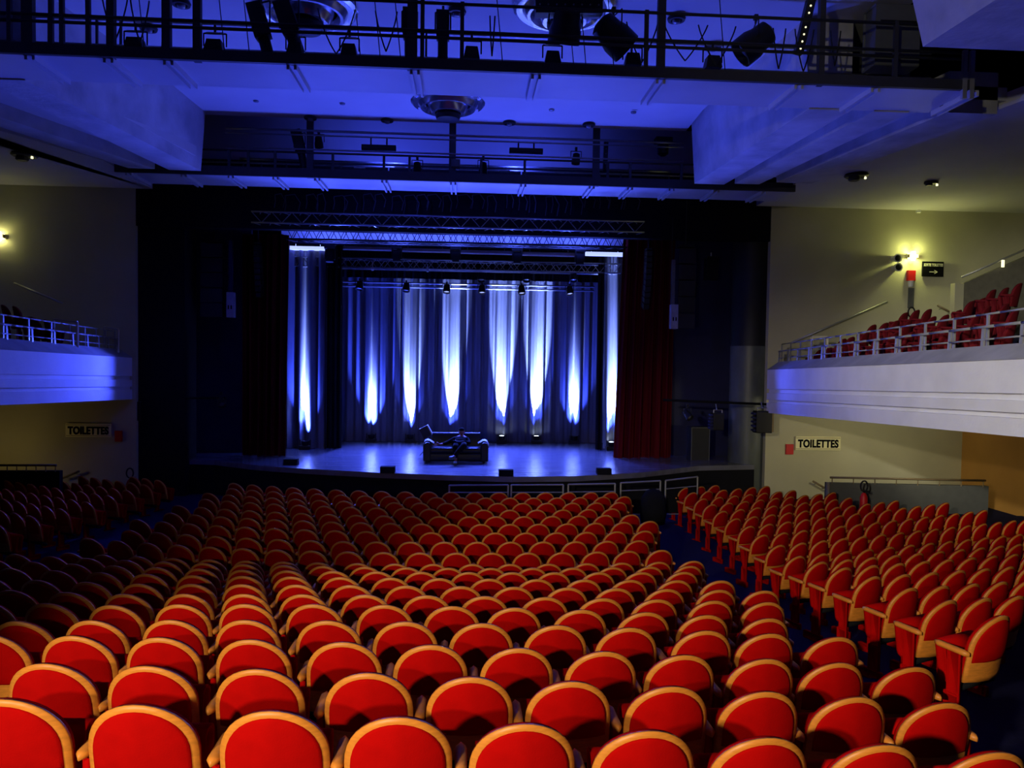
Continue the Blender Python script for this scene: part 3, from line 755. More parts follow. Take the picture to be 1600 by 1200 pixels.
# vertical black lamps on the truss
for i, (x, y0, y1) in enumerate([(516, 384, 411), (620, 383, 410), (712, 385, 411), (808, 387, 413), (906, 388, 415)]):
    a = at(x, y0, 24.0); b = at(x, y1, 24.0); c = (a+b)/2
    th = thing('moving_light', 'black moving light hanging above the stage, %s from left' % ORD[i+1], 'moving light', a, 0, 'black moving lights above the stage')
    mb = MB(); rbox(mb, (c.x, c.y, a.z-.04), (.34, .28, .14), .02); mb.build('base', M_BLACK, th)
    mb = MB(); rbox(mb, (c.x, c.y, c.z-.07), (.22, .24, (a.z-b.z)*.7), .05); mb.build('lamp_head', M_BLACK, th)
    mb = MB(); mb.bar(a, (a.x, a.y, 10.9), .012, 5); mb.build('suspension_cable', M_BLACK, th)
    mb = MB(); mb.box((c.x-.14, c.y, c.z), (.04, .12, .34)); mb.box((c.x+.14, c.y, c.z), (.04, .12, .34)); mb.build('yoke', M_BLACK, th)
for i, (x, y) in enumerate([(752, 432), (823, 432), (896, 432)]):
    hang_par(at(x, y, 25.4), (0, -.4, -1), 'dark spotlight below the lower truss, %s from left' % ORD[i+1], 'dark spotlights below the lower truss', r=.14, L=.34, up=.25)
# ------------------------------------------------------------------ uplights on the stage floor with their beams
UPX = [(477, 694, 25.1, 'leftmost, in front of the left side curtain'), (580, 688, 27.0, 'second from left, before the backdrop'), (641, 688, 27.0, 'just left of the tilted lamp stand'),
       (706, 688, 27.0, 'hidden behind the sofa'), (784, 688, 27.0, 'first to the right of the sofa'), (838, 688, 27.0, 'second to the right of the sofa'), (897, 691, 26.9, 'third to the right of the sofa'), (955, 703, 25.1, 'rightmost, at the foot of the red curtain')]
UPL = []
for i, (x, y, D, w) in enumerate(UPX):
    b = atZ(x, y, STAGE_Z) if i not in (0, 7) else atZ(x, y+3, STAGE_Z)
    Yb = (YD if i not in (0, 7) else (YL if i == 0 else YRL+.2))-.17; b = atY(x, y, Yb); b.z = STAGE_Z+.005
    th = thing('stage_uplight', 'black floor uplight on the stage, %s' % w, 'uplight', b, 0, 'uplights along the backdrop')
    mb = MB(); rbox(mb, b+Vector((0, 0, .06)), (.36, .28, .12), .02); mb.build('base', M_BLACK, th)
    mb = MB(); mb.box(b+Vector((-.16, 0, .2)), (.03, .1, .22)); mb.box(b+Vector((.16, 0, .2)), (.03, .1, .22)); mb.build('yoke', M_BLACK, th)
    mb = MB().lathe([(.08, .12), (.12, .16), (.13, .27), (.10, .27), (.095, .24)], b, n=18); head = mb.build('lamp_head', M_BLACK, th, smooth='auto')
    lit = i in (4, 5, 7)
    mb = MB().lathe([(.095, .245), (.09, .262), (.04, .268)], b, n=18); mb.build('lens', M_BEAMLENS if lit else M_GLASSY, head, smooth=True)
    UPL.append(b)
# ------------------------------------------------------------------ monitor wedges on the stage lip
for i, (x, y) in enumerate([(453, 740), (605, 747), (791, 751), (945, 748)]):
    p = at(x, y, 20.4 if i in (0, 3) else 19.7); yy = [727, 739.5, 744.5, 742][i]
    p = atZ(x, yy, STAGE_Z); 
    th = thing('stage_monitor', 'small black monitor box on the stage lip, %s from left' % ORD[i+1], 'speaker', p, 0, 'monitor boxes on the stage lip')
    w = .38; mb = MB(); mb.prism([p+Vector((-w/2, -.02, 0)), p+Vector((-w/2, .3, 0)), p+Vector((-w/2, .26, .16)), p+Vector((-w/2, .04, .16))], (w, 0, 0)); mb.build('cabinet', M_BLACKM, th, bevel=.01)
    mb = MB(); mb.box(p+Vector((0, .3, .08)), (w*.85, .02, .12)); mb.build('grille', M_BLACK, th)
# ------------------------------------------------------------------ sofa
def sofa():
    L = at(661, 722, 21.4); R = at(763, 723.5, 21.4); c = (L+R)/2; c.z = STAGE_Z; W = (R-L).length
    th = thing('sofa', 'black leather two-seat sofa standing at the middle of the stage', 'sofa', c)
    def B(name, cx, cy, cz, sx, sy, sz, r, rot=None, m=M_LEATHER, par=th): mb = MB(); rbox(mb, c+Vector((cx, cy, cz)), (sx, sy, sz), r, rot); return mb.build(name, m, par, smooth='auto')
    B('base', 0, .42, .17, W-.4, .74, .24, .05)
    for s, nm in ((-1, 'left'), (1, 'right')):
        mb = MB(); prof = [(-.0, .05), (-.0, .50), (.04, .58), (.12, .62), (.19, .58), (.22, .48), (.22, .05)]
        poly = [c+Vector((s*(W/2-q), .02, z)) for q, z in prof]; mb.prism(poly, (0, .86, 0)); mb.build('armrest', M_LEATHER, th, bevel=.03)
        B('seat_cushion', s*(W/4-.11), .38, .36, W/2-.24, .66, .17, .06)
    rot = Matrix.Rotation(math.radians(-10), 3, 'X')
    B('backrest', 0, .82, .56, W-.46, .22, .52, .09, rot)
    for sx in (-1, 1):
        for sy in (.1, .8):
            mb = MB(); mb.bar(c+Vector((sx*(W/2-.12), sy, 0)), c+Vector((sx*(W/2-.12), sy, .06)), .025); mb.build('foot', M_BLACK, th)
    for s in (-1, 1):
        mb = MB(); pts = [(s*(W/2-.28), .75, .60), (s*(W/2-.16), .6, .635), (s*(W/2-.06), .5, .625), (s*(W/2+.005), .42, .54)]
        lo = [c+Vector(p) for p in pts]; rows = [[q+Vector((0, dy, 0)) for q in lo] for dy in (-.16, 0, .14)]
        mb.grid(rows); 
    return c, W
SC, SW = sofa()
for s, w in ((-1, 'left'), (1, 'right')):
    mb = MB(); nn = 9; rr = []
    for i in range(nn):
        row = []
        for j in range(7):
            u = i/(nn-1); v = j/6
            prof = [(.30, .555), (.22, .60), (.17, .632), (.10, .648), (.03, .61), (-.012, .53), (-.014, .42)][j]
            row.append(SC+Vector((s*(SW/2-prof[0]), .16+u*.42+.03*math.sin(v*9), prof[1]+.006*math.sin(u*17+j))))
        rr.append(row)
    mb.grid(rr); o = mb.build('arm_reflection', M_WHITE, smooth=True, solid=.008); tag(o, 'pale sheet put in for light reflected on the sofa %s armrest' % w, 'reflection', 'pale reflections on the sofa arms')  # white sheet stands in for the light reflected on the arm
# ------------------------------------------------------------------ person on the sofa
def skin_body(name, verts, edges, radii, root, m, parent, sub=2):
    me = bpy.data.meshes.new(name); Mi = META[parent.name]['M'].inverted()
    me.from_pydata([tuple(Mi @ Vector(v)) for v in verts], edges, []); me.materials.append(m)
    o = bpy.data.objects.new(name, me); COL.objects.link(o); o.parent = parent
    k = o.modifiers.new('skin', 'SKIN'); k.use_smooth_shade = True
    bm = bmesh.new(); bm.from_mesh(me); lay = bm.verts.layers.skin.verify(); bm.verts.ensure_lookup_table()
    for i, v in enumerate(bm.verts):
        r = radii[i]; v[lay].radius = r if isinstance(r, tuple) else (r, r); v[lay].use_root = (i == root)
    bm.to_mesh(me); bm.free()
    s = o.modifiers.new('subd', 'SUBSURF'); s.levels = sub; s.render_levels = sub
    return o
def person():
    c = SC; hx = .12
    th = thing('person', 'person in black clothes seated on the sofa, one arm stretched left', 'person', c+Vector((hx, .25, .45)))
    def V(x, y, z): return c+Vector((x, y, z))
    # skeleton: pelvis, spine, neck, head, arms, legs (facing -Y, towards the seats)
    v = [V(hx-.02, .20, .53), V(hx, .34, .55), V(hx+.03, .50, .66), V(hx+.04, .56, .76), V(hx+.04, .55, .82),      # 0-4 pelvis..neck
         V(hx-.15, .48, .67), V(hx-.36, .36, .57), V(hx-.52, .22, .53), V(hx-.60, .18, .53),                      # 5-8 arm on the photo's left
         V(hx+.21, .48, .66), V(hx+.26, .30, .56), V(hx+.10, .16, .62), V(hx+.04, .12, .63),                      # 9-12 other arm
         V(hx-.10, .16, .51), V(hx-.14, -.16, .52), V(hx-.12, -.12, .16), V(hx-.12, -.14, .08), V(hx-.13, -.27, .055),    # 13-17 leg
         V(hx+.10, .16, .51), V(hx+.12, -.18, .56), V(hx-.08, -.30, .36), V(hx-.16, -.34, .26), V(hx-.20, -.44, .23)]  # 18-22 crossed leg
    e = [(0, 1), (1, 2), (2, 3), (3, 4), (2, 5), (5, 6), (6, 7), (7, 8), (2, 9), (9, 10), (10, 11), (11, 12), (0, 13), (13, 14), (14, 15), (15, 16), (16, 17), (0, 18), (18, 19), (19, 20), (20, 21), (21, 22)]
    r = [.15, .14, .16, .06, .055, .065, .048, .035, .03, .065, .048, .035, .03, .10, .07, .05, .04, .03, .10, .07, .05, .04, .03]
    skin_body('body', v, e, [q*.93 for q in r], 0, M_SKIN, th)
    # clothes follow the body
    ve = v[:3]+[v[5], v[6], v[7]]+[v[9], v[10], v[11]]
    skin_body('jacket', ve, [(0, 1), (1, 2), (2, 3), (3, 4), (4, 5), (2, 6), (6, 7), (7, 8)], [.17, .16, .17, .078, .06, .047, .078, .06, .047], 0, M_SUIT, th)
    vt = [v[0], v[13], v[14], v[15], v[18], v[19], v[20], v[21]]
    skin_body('trousers', vt, [(0, 1), (1, 2), (2, 3), (0, 4), (4, 5), (5, 6), (6, 7)], [.165, .115, .085, .065, .115, .085, .065, .055], 0, M_SUIT, th)
    # head with face
    hc = c+Vector((hx+.04, .52, .865))
    hd = MB(); rings = 14; seg = 20
    prof = []
    def hp(t, a):     # t 0..1 from chin to crown
        z = -.115+.235*t
        w = math.sin(min(1, t*1.02)*PI*.93+.12)**.62*.078; d = w*1.22
        x = w*math.cos(a); y = -d*math.sin(a)
        if math.sin(a) > 0: 
            f = math.sin(a)
            if .34 < t < .52: y -= .022*max(0, 1-abs(math.cos(a))*4.2)*f         # nose
            if .52 < t < .62: y += .008*max(0, 1-abs(abs(math.cos(a))-.38)*5)   # eye sockets
            if .2 < t < .28: y -= .006*max(0, 1-abs(math.cos(a))*2.4)
            if t < .15: y -= .012*f
        return hc+Vector((x, y, z))
    hd.grid([[hp(k/rings, 2*PI*i/seg) for i in range(seg+1)] for k in range(rings+1)])
    hd.build('head', M_SKIN, th, smooth=True)
    er = MB()
    for s in (-1, 1): er.lathe([(.006, -.012), (.026, -.006), (.03, .006), (.012, .012)], hc+Vector((s*.082, .01, -.002)), n=10, M=Matrix.Rotation(PI/2, 3, 'Y'))
    er.build('ear', M_SKIN, th, smooth=True)
    ey = MB()
    for s in (-1, 1): ey.lathe([(.003, -.009), (.011, 0), (.003, .009)], hc+Vector((s*.031, -.083, .012)), n=10)
    ey.build('eye', M_WHITE, th, smooth=True)
    mo = MB(); rbox(mo, hc+Vector((0, -.083, -.062)), (.05, .012, .012), .005); mo.build('mouth', M_REDB, th)
    hr = MB(); hr.grid([[hc+Vector((.086*math.cos(a)*math.sin(t), (.104*math.sin(a)*math.sin(t))+.012, .035+.098*math.cos(t))) if True else None for a in [2*PI*i/20 for i in range(21)]] for t in [PI*.5*k/7 for k in range(8)]])
    hr.build('hair', M_SUIT, th, smooth=True)
    # hands
    def hand(wr, d, sidev, nm):
        d = Vector(d).normalized(); sv = Vector(sidev).normalized(); dn = d.cross(sv)
        vs = [wr, wr+d*.045, wr+d*.085]; es = [(0, 1), (1, 2)]; rs = [.022, (.036, .02), (.038, .018)]
        for f, (off, ln) in enumerate(((-.03, .066), (-.01, .078), (.01, .073), (.03, .056))):
            b = len(vs); vs += [wr+d*.088+sv*off, wr+d*(.088+ln*.5)+sv*off*1.15-dn*.008, wr+d*(.088+ln*.92)+sv*off*1.2-dn*.028]
            es += [(2, b), (b, b+1), (b+1, b+2)]; rs += [.0095, .0088, .0075]
        b = len(vs); vs += [wr+d*.03-sv*.04, wr+d*.06-sv*.062-dn*.012, wr+d*.085-sv*.066-dn*.02]; es += [(0, b), (b, b+1), (b+1, b+2)]; rs += [.013, .0105, .009]
        skin_body(nm, vs, es, rs, 0, M_SKIN, th, 1)
    hand(v[8], (-1, -.35, -.12), (0, 0, -1), 'hand'); hand(v[12], (-.9, -.35, -.1), (0, -1, 0), 'hand')
    for (a, d) in ((v[17], Vector((0, -1, -.1))), (v[22], Vector((-.35, -.9, .05)))):
        mb = MB(); ang = math.atan2(-d.x, -d.y) if True else 0
        R = Matrix.Rotation(-ang*1.0, 3, 'Z'); rbox(mb, a+d*.03, (.095, .28, .085), .035, R); mb.build('shoe', M_GREYBOX, th, smooth='auto')
person()
# ------------------------------------------------------------------ tilted lamp on a stand left of the sofa
p = at(668, 699, 22.8); p.z = STAGE_Z
th = thing('studio_lamp', 'tilted black box lamp on a stand with one pale side, left of sofa', 'lamp', p)
hc = at(665, 675, 22.8); Rm = Matrix.Rotation(math.radians(-28), 3, 'Y')
mb = MB(); rbox(mb, hc, (.26, .22, .34), .02, Rm); mb.build('housing', M_BLACK, th)
mb = MB(); mb.box(hc+Rm @ Vector((.15, -.0, .01)), (.035, .2, .32), Rm); mb.build('reflector_flap', M_WHITE, th)
mb = MB(); mb.bar(p+Vector((0, 0, .1)), hc-Vector((0, 0, .05)), .02); 
mb.build('pole', M_BLACK, th)
for k in range(3):
    a = 2*PI*k/3+.4; mb = MB(); mb.bar(p+Vector((0, 0, .3)), p+Vector((math.cos(a)*.3, math.sin(a)*.3, .015)), .012); mb.build('leg', M_BLACK, th)
# ------------------------------------------------------------------ PA speakers
def line_array(x, y0, y1, D, n, label, curve, lit=None, w=.55, d=.5):
    a = at(x, y0, D); b = at(x, y1, D); th = thing('line_array_speaker', label, 'speaker', a)
    H = a.z-b.z
    for k in range(n):
        t = (k+.5)/n; c = Vector((a.x, a.y+curve*t*t, a.z-H*t)); R = Matrix.Rotation(math.radians(4+16*t*(1 if curve else 0)), 3, 'X')
        mb = MB(); rbox(mb, c, (w, d, H/n*.94), .015, R); mb.build('cabinet', M_BLACK, th)
    mb = MB(); mb.bar(a, a+Vector((0, 0, 1.4)), .02); mb.box(a+Vector((0, 0, .04)), (w*.9, d*.8, .06)); mb.build('flying_frame', M_BLACK, th)
    return th
line_array(1013, 392, 481, 21.9, 10, 'narrow curved column of speakers hung right of the red curtain', .3, w=.16, d=.35)
line_array(403, 383, 462, 21.9, 9, 'narrow curved column of speakers hung left of the stage', .3, w=.16, d=.35)
line_array(1071, 388, 514, 21.9, 5, 'tall black loudspeaker stack hung right of the stage', 0, w=.5)
line_array(335, 380, 496, 21.9, 5, 'tall black loudspeaker stack hung left of the stage', 0, w=.62)
M_PALE = mat('pale_speaker_side', (.35, .36, .42), .6)
for (x, y0, y1, yy, lab) in ((1053, 406, 514, 476, 'right'), (361, 376, 496, 457, 'left')):
    D = 21.7; a = at(x-(3 if x > 700 else 0), y0, D); b = at(x, yy, D); c = at(x, y1, D)
    th = thing('slim_speaker', 'slim pale-sided speaker column beside the %s loudspeaker stack' % lab, 'speaker', a)
    mb = MB(); rbox(mb, ((a.x+b.x)/2, a.y, (a.z+b.z)/2), (.09, .12, a.z-b.z), .01); mb.build('column', M_NAVY if x < 700 else M_GREYBOX, th)
    mb = MB(); rbox(mb, (b.x, b.y, (b.z+c.z)/2), (.20, .22, b.z-c.z), .01); mb.build('lower_box', M_PALE, th)
    mb = MB()
    for s in (-.04, .04): mb.box((b.x+s, b.y-.112, lerp(b.z, c.z, .6)), (.035, .012, .11))
    mb.build('handle_slot', M_INK, th)
    mb = MB(); mb.bar(a, a+Vector((0, .02, 1.2)), .01, 5); mb.build('suspension_cable', M_BLACK, th)
p = at(1111, 401, 22.5); q = at(1111, 438, 22.5)
th = thing('hanging_speaker', 'small black speaker hanging on the navy wall right of the stage', 'speaker', p)
mb = MB(); rbox(mb, (p+q)/2, (.36, .3, p.z-q.z), .05); mb.build('cabinet', M_BLACKM, th); mb = MB(); mb.bar(p, p+Vector((0, .0, .12)), .02); mb.build('bracket', M_STEEL, th)
p = at(1094, 668, 22.9); q = at(1094, 733, 22.9)
th = thing('floor_speaker', 'dark speaker cabinet with thin frame beside the stage at right', 'speaker', (p.x, p.y, 1.0))
mb = MB(); mb.box(((p.x), p.y+.2, (p.z+q.z)/2), (.56, .5, p.z-q.z)); mb.build('cabinet', M_DARKCOL, th, bevel=.01)
fr = MB(); w = .28
for s in (-1, 1): fr.beam((p.x+s*w, p.y-.06, q.z), (p.x+s*w, p.y-.06, p.z), .02, .02, Vector((0, 1, 0)))
for zz in (p.z, q.z): fr.beam((p.x-w, p.y-.06, zz), (p.x+w, p.y-.06, zz), .02, .02)
fr.build('frame', M_GREYBOX, th)
# ------------------------------------------------------------------ side pipes with lamps
def side_pipe(x0, x1, y0, y1, D, label):
    a = at(x0, y0, D); b = at(x1, y1, D); mb = MB(); mb.bar(a, b, .035, 10); tag(mb.build('side_lighting_pipe', M_BLACKM, smooth=True), label, 'pipe')
side_pipe(1036, 1206, 625, 632, 21.0, 'dark horizontal pipe crossing the round column at right')
side_pipe(196, 352, 622, 622, 21.2, 'dark horizontal pipe low on the left of the stage')
def box_lamp(x, y0, y1, D, w, label, flap=False, nm='wash_light'):
    a = at(x, y0, D); b = at(x, y1, D); c = (a+b)/2; H = a.z-b.z
    th = thing(nm, label, 'floodlight', a+Vector((0, 0, .12)))
    mb = MB(); rbox(mb, c, (w, .3, H), .03); mb.build('housing', M_BLACK, th)
    mb = MB(); 
    for k in range(5): mb.box((c.x-w/2-.03, c.y, a.z-H*(.12+.19*k)), (.07, .22, .05))
    mb.build('heat_fins', M_NAVY, th)
    mb = MB(); mb.path([a+Vector((-w*.3, 0, -.05)), a+Vector((-w*.3, 0, .08)), a+Vector((w*.5, 0, .08)), a+Vector((w*.5, 0, -.08))], .014, 6); mb.bar(a+Vector((0, 0, .08)), a+Vector((0, .1, .24)), .016, 6); mb.build('bracket', M_STEEL, th)
    if flap: mb = MB(); mb.box((c.x+w/2+.05, c.y-.05, c.z), (.10, .02, H*.92), Matrix.Rotation(.5, 3, 'Z')); mb.build('barn_door', M_BRASS, th)
    return th
box_lamp(1191, 642, 676, 20.85, .44, 'black finned wash light hanging in front of the right balcony end', True)
box_lamp(1120, 645, 672, 21.0, .30, 'black wash light on the pipe left of the round column')
box_lamp(212, 627, 657, 21.1, .40, 'black wash light hanging by the left balcony end', False)
for (x, y, lab) in ((1074, 648, 'small spotlight on the pipe in front of the navy wall at right'), (346, 628, 'small spotlight on the pipe left of the stage')):
    hang_par(at(x, y, 21.0), (.3, -.6, -.5), lab, 'side spotlights', r=.11, L=.3, up=.25)
# ------------------------------------------------------------------ crowd barriers before the stage
bx = [(700, 796, 758.4, 757.8), (797, 882, 757.8, 757.5), (886, 963, 757, 755.8), (968, 1034, 754.6, 751.3), (1038, 1092, 750.8, 745)]
for i, (x0, x1, y0, y1) in enumerate(bx):
    D0 = 18.5+.0006*(x0-700)*i*.3; D1 = 18.5+.0006*(x1-700)*(i+1)*.3
    a = at(x0+2, y0, D0); b = at(x1-2, y1, D1); 
    th = thing('crowd_barrier', 'grey tube barrier before the stage, %s from left' % ORD[i+1], 'barrier', (a.x, a.y, 0), 0, 'barriers before the stage')
    a0 = Vector((a.x, a.y, .05)); b0 = Vector((b.x, b.y, .05))
    mb = MB(); mb.path([a0-Vector((0, 0, .045)), a, b, b0-Vector((0, 0, .045))], .022, 6); mb.build('frame', M_RAIL, th)
    mb = MB(); mb.bar(lerp(a, a0, .22)+Vector((0, 0, 0)), lerp(b, b0, .22), .014, 6); mb.build('cross_rail', M_RAIL, th); mb = MB(); mb.bar(a0+Vector((0, 0, .12)), b0+Vector((0, 0, .12)), .014, 6); mb.build('cross_rail', M_RAIL, th)
    mb = MB(); m0 = lerp(a, a0, .5); m1 = lerp(b, b0, .5); mb.prism([lerp(a, a0, .22), lerp(b, b0, .22), lerp(b, b0, .85), lerp(a, a0, .85)], (0, .01, 0)); mb.build('infill_panel', M_BLACKM, th)
p = at(1022, 795, 18.4)
mb = MB().lathe([(.30, 0), (.33, .3), (.30, .62), (.18, .80), (.05, .85)], (p.x, p.y+.1, 0.0), n=20); tag(mb.build('covered_bin', M_BLACKM, smooth=True), 'round black covered object at the foot of the right aisle', 'bin')
# ================================================================== LIGHTING BRIDGES
ZU = 8.45        # underside level
def bridge(name, label, x0, x1, y0, y1, ribs, rail_h, posts, hangers, fas=.16, rails=(.55, 1.05), endL=True, extra_rails=()):
    th = thing(name, label, 'lighting bridge', ((x0+x1)/2, y0, ZU))
    mb = MB(); mb.box(((x0+x1)/2, (y0+y1)/2, ZU+.05), (x1-x0, y1-y0, .06)); mb.build('underside_panel', M_BRIDGE, th)
    mb = MB(); mb.box(((x0+x1)/2, y0-.03, ZU+fas/2), (x1-x0+.05, .07, fas)); mb.build('front_beam', M_FASCIA, th)
    mb = MB(); mb.box(((x0+x1)/2, y1+.03, ZU+.10), (x1-x0+.05, .07, .16)); mb.build('rear_beam', M_BRIDGE, th)
    for rx in ribs:
        mb = MB()
        mb.prism([(rx-.075, y0+.02, ZU-.06), (rx-.035, y0+.02, ZU-.06), (rx-.035, y0+.02, ZU), (rx+.035, y0+.02, ZU), (rx+.035, y0+.02, ZU-.06), (rx+.075, y0+.02, ZU-.06), (rx+.075, y0+.02, ZU+.03), (rx-.075, y0+.02, ZU+.03)], (0, y1-y0-.04, 0))
        mb.build('cross_rib', M_BRIDGE, th)
    for (yy, zz, r, m) in [(y0, h, .026, M_FASCIA) for h in rails]+[(y1, h, .026, M_ALU) for h in rails]+list(extra_rails):
        mb = MB(); mb.bar((x0, yy, ZU+zz), (x1, yy, ZU+zz), r, 8); mb.build('guard_rail', m, th, smooth=True)
    for px in posts:
        mb = MB(); mb.beam((px, y0, ZU+.05), (px, y0, ZU+rail_h), .06, .06, Vector((0, 1, 0))); mb.build('rail_post', M_FASCIA, th)
        mb = MB(); mb.beam((px, y1, ZU+.05), (px, y1, ZU+rail_h), .035, .035, Vector((0, 1, 0))); mb.build('rail_post', M_FASCIA, th)
    for (hx, w, lean) in hangers:
        mb = MB(); mb.beam((hx, y0+.04, ZU+.01), (hx+lean, y0+.04, ZC+.0), w, .10, Vector((0, 1, 0))); mb.build('hanger', M_FASCIA, th)
    return th
def X_at(px, py, z): return atZ(px, py, z)
# near bridge
n0 = atZ(0, 96, ZU); n1 = atZ(1536, 132, ZU); Y1a = (n0.y+n1.y)/2; f0 = atZ(650, 147, ZU); Y1b = f0.y
xl = n0.x-1.0; xr = n1.x
def xs_on(y_w, pxs, py=115):   # world x of picture columns on the near edge line
    out = []
    for px in pxs:
        r = ray(px, py); out.append(r.x/r.y*y_w)
    return out
ribs1 = xs_on(Y1a, [45, 168, 262, 455, 648, 838, 1033, 1250, 1370, 1525])
posts1 = xs_on(Y1a, [15, 80, 97, 138, 660, 722, 1010, 1400], 50)
hang1 = [(x, w, l) for x, w, l in zip(xs_on(Y1a, [42, 172, 259, 307, 644, 1034, 1285], 60), [.16, .11, .12, .11, .15, .12, .09], [0, 0, 0, 0, 0, 0, 0])]
B1 = bridge('lighting_bridge', 'near lighting bridge crossing the whole top of the photo', xl, xr, Y1a, Y1b, ribs1, 1.05, posts1, hang1, rails=(.50, .60, 1.02))
mb = MB()
for x_ in (xr-.02, xr-.14): mb.beam((x_, Y1a-.05, ZU-.14), (x_, Y1a-.05, ZU+.62), .07, .06, Vector((0, 1, 0)))
mb.build('end_post', M_RAIL, B1)
# far bridge
n0 = atZ(180, 268, ZU); n1 = atZ(1240, 292, ZU); q = atZ(700, 284.5, ZU); Y2a = q.y; Y2b = atZ(700, 300.5, ZU).y
xl2 = xs_on(Y2a, [182], 275)[0]; xr2 = xs_on(Y2a, [1240], 290)[0]
ribs2 = xs_on(Y2a, [200, 287, 360, 430, 495, 600, 708, 818, 925, 985, 1050, 1120, 1195], 285)
posts2 = xs_on(Y2a, [358, 388, 430, 520, 600, 640, 752, 820, 950, 985, 1065], 250)
hang2 = [(x, w, 0) for x, w in zip(xs_on(Y2a, [484, 707, 932], 240), [.16, .17, .17])]
B2 = bridge('lighting_bridge', 'far lighting bridge hung just before the stage opening', xl2, xr2, Y2a, Y2b, ribs2, .62, posts2, hang2, fas=.22, rails=(.62,), extra_rails=[])
xm0, xm1 = xs_on(Y2a, [352, 1068], 235)
for (yy, zz, r) in ((Y2a, .70, .022), (Y2a, 1.16, .03), (Y2a, 1.05, .02), (Y2b, .72, .03)):
    mb = MB(); mb.bar((xm0, yy, ZU+zz), (xm1, yy, ZU+zz), r, 8); mb.build('guard_rail', M_ALU, B2, smooth=True)
# cables hanging off the near bridge
cb = MB(); rnd = random.Random(11)
for (px, w) in ((165, 40), (205, 30), (520, 60), (600, 35), (770, 8), (1010, 50), (1080, 70), (1130, 60), (1230, 20), (1270, 30), (1320, 16)):
    c0, c1 = xs_on(Y1a, [px-w/2, px+w/2], 50); P = []
    dz = rnd.uniform(.25, .5)
    for k in range(25):
        t = k/24; P.append((lerp(c0, c1, t), Y1a+.3, ZU+.6+.4*abs(2*t-1)-dz*math.sin(PI*t)**.7*.6))
    cb.path(P, .012, 5)
for px in (32, 210, 340, 380, 560, 592, 625, 790, 905, 925, 970, 1150): 
    c0 = xs_on(Y1a, [px], 50)[0]; cb.bar((c0, Y1a+.4, ZU+.1), (c0-.15, Y1a+.4, ZC-.01), .008, 5)
tag(cb.build('drooping_cable', M_BLACK), 'black cables drooping along the near lighting bridge', 'cable', kind='stuff')
# ---- lamps on the near bridge
YA = Y1a+.45
def on_b1(px, py): return atY(px, py, YA)
for i, (px, py, w) in enumerate([(212, 70, .30), (336, 73, .30), (462, 78, .26), (546, 80, .26), (737, 84, .26), (863, 91, .27), (988, 94, .27), (1113, 98, .27)]):
    flood(on_b1(px, py), 'black flood lamp on the near bridge, %s of eight from left' % ORD[i+1], 'flood lamps on the near bridge', w)
profile_lamp(on_b1(408, 45), (.28, 0, -1), 'long black profile spotlight leaning left of its twin, near bridge', 'profile spotlights on the near bridge', L=1.0, w=.23, up=.4)
profile_lamp(on_b1(452, 40), (.34, 0, -1), 'long black profile spotlight leaning, right of its twin, near bridge', 'profile spotlights on the near bridge', L=.95, w=.26, up=.4)
profile_lamp(on_b1(640, 48), (0, .1, -1), 'upright black profile spotlight left of a thick post, near bridge', 'profile spotlights on the near bridge', L=.85, w=.2)
profile_lamp(on_b1(692, 50), (0, .1, -1), 'upright black profile spotlight right of a thick post, near bridge', 'profile spotlights on the near bridge', L=.80, w=.2)
for (px, py, aim, r, L, lab) in ((884, 42, (-.1, .5, -1), .26, .5, 'large black drum spotlight below the ceiling disc at centre right'), (958, 55, (1, .3, -.75), .26, .62, 'large black spotlight pointing down right, near bridge'), (1180, 66, (-1, .2, -.8), .24, .6, 'large black spotlight pointing down left on the near bridge')):
    hang_par(on_b1(px, py), aim, lab, 'large spotlights on the near bridge', r=r, L=L, up=.4)
def led_bar(p, q, n, label, r=.06):
    p = Vector(p); q = Vector(q); th = thing('led_bar', label, 'led bar', p)
    mb = MB(); mb.beam(p, q, r*2.2, r*2, Vector((0, 1, .01))); mb.build('housing', M_BLACK, th)
    for k in range(n):
        c = p.lerp(q, (k+.5)/n)+Vector((0, -r*1.15, 0)); mb = MB().lathe([(.015, -.01), (.015, .0), (.008, .01)], c, n=8, M=Matrix.Rotation(PI/2, 3, 'X')); mb.build('led', M_LED if 'tilted' in label else M_GLASSY, th)
    return th
led_bar(on_b1(1268, -5), on_b1(1247, 84), 8, 'tilted black bar with a column of glowing dots, near bridge')
led_bar(on_b1(836, 12), on_b1(940, 13), 8, 'horizontal black bar with eight dim round lenses at top', .11)
p = on_b1(1392, 62); th = thing('equipment_box', 'dark grey equipment box behind the rail, right end of near bridge', 'box', p)
mb = MB(); rbox(mb, p, (.75, .4, 1.0), .03); mb.build('cabinet', M_GREYBOX, th); mb = MB(); mb.box(p+Vector((0, -.21, .2)), (.6, .02, .04)); mb.build('handle', M_BLACK, th)
p = at(1482, 163, 12.9); th = thing('emergency_light', 'tiny lit emergency light under the right end of the near bridge', 'lamp', p)
mb = MB(); rbox(mb, p, (.26, .1, .07), .02); mb.build('housing', M_BLACK, th); mb = MB(); mb.box(p+Vector((.06, -.05, .0)), (.10, .02, .03)); mb.build('lens', M_LED, th)
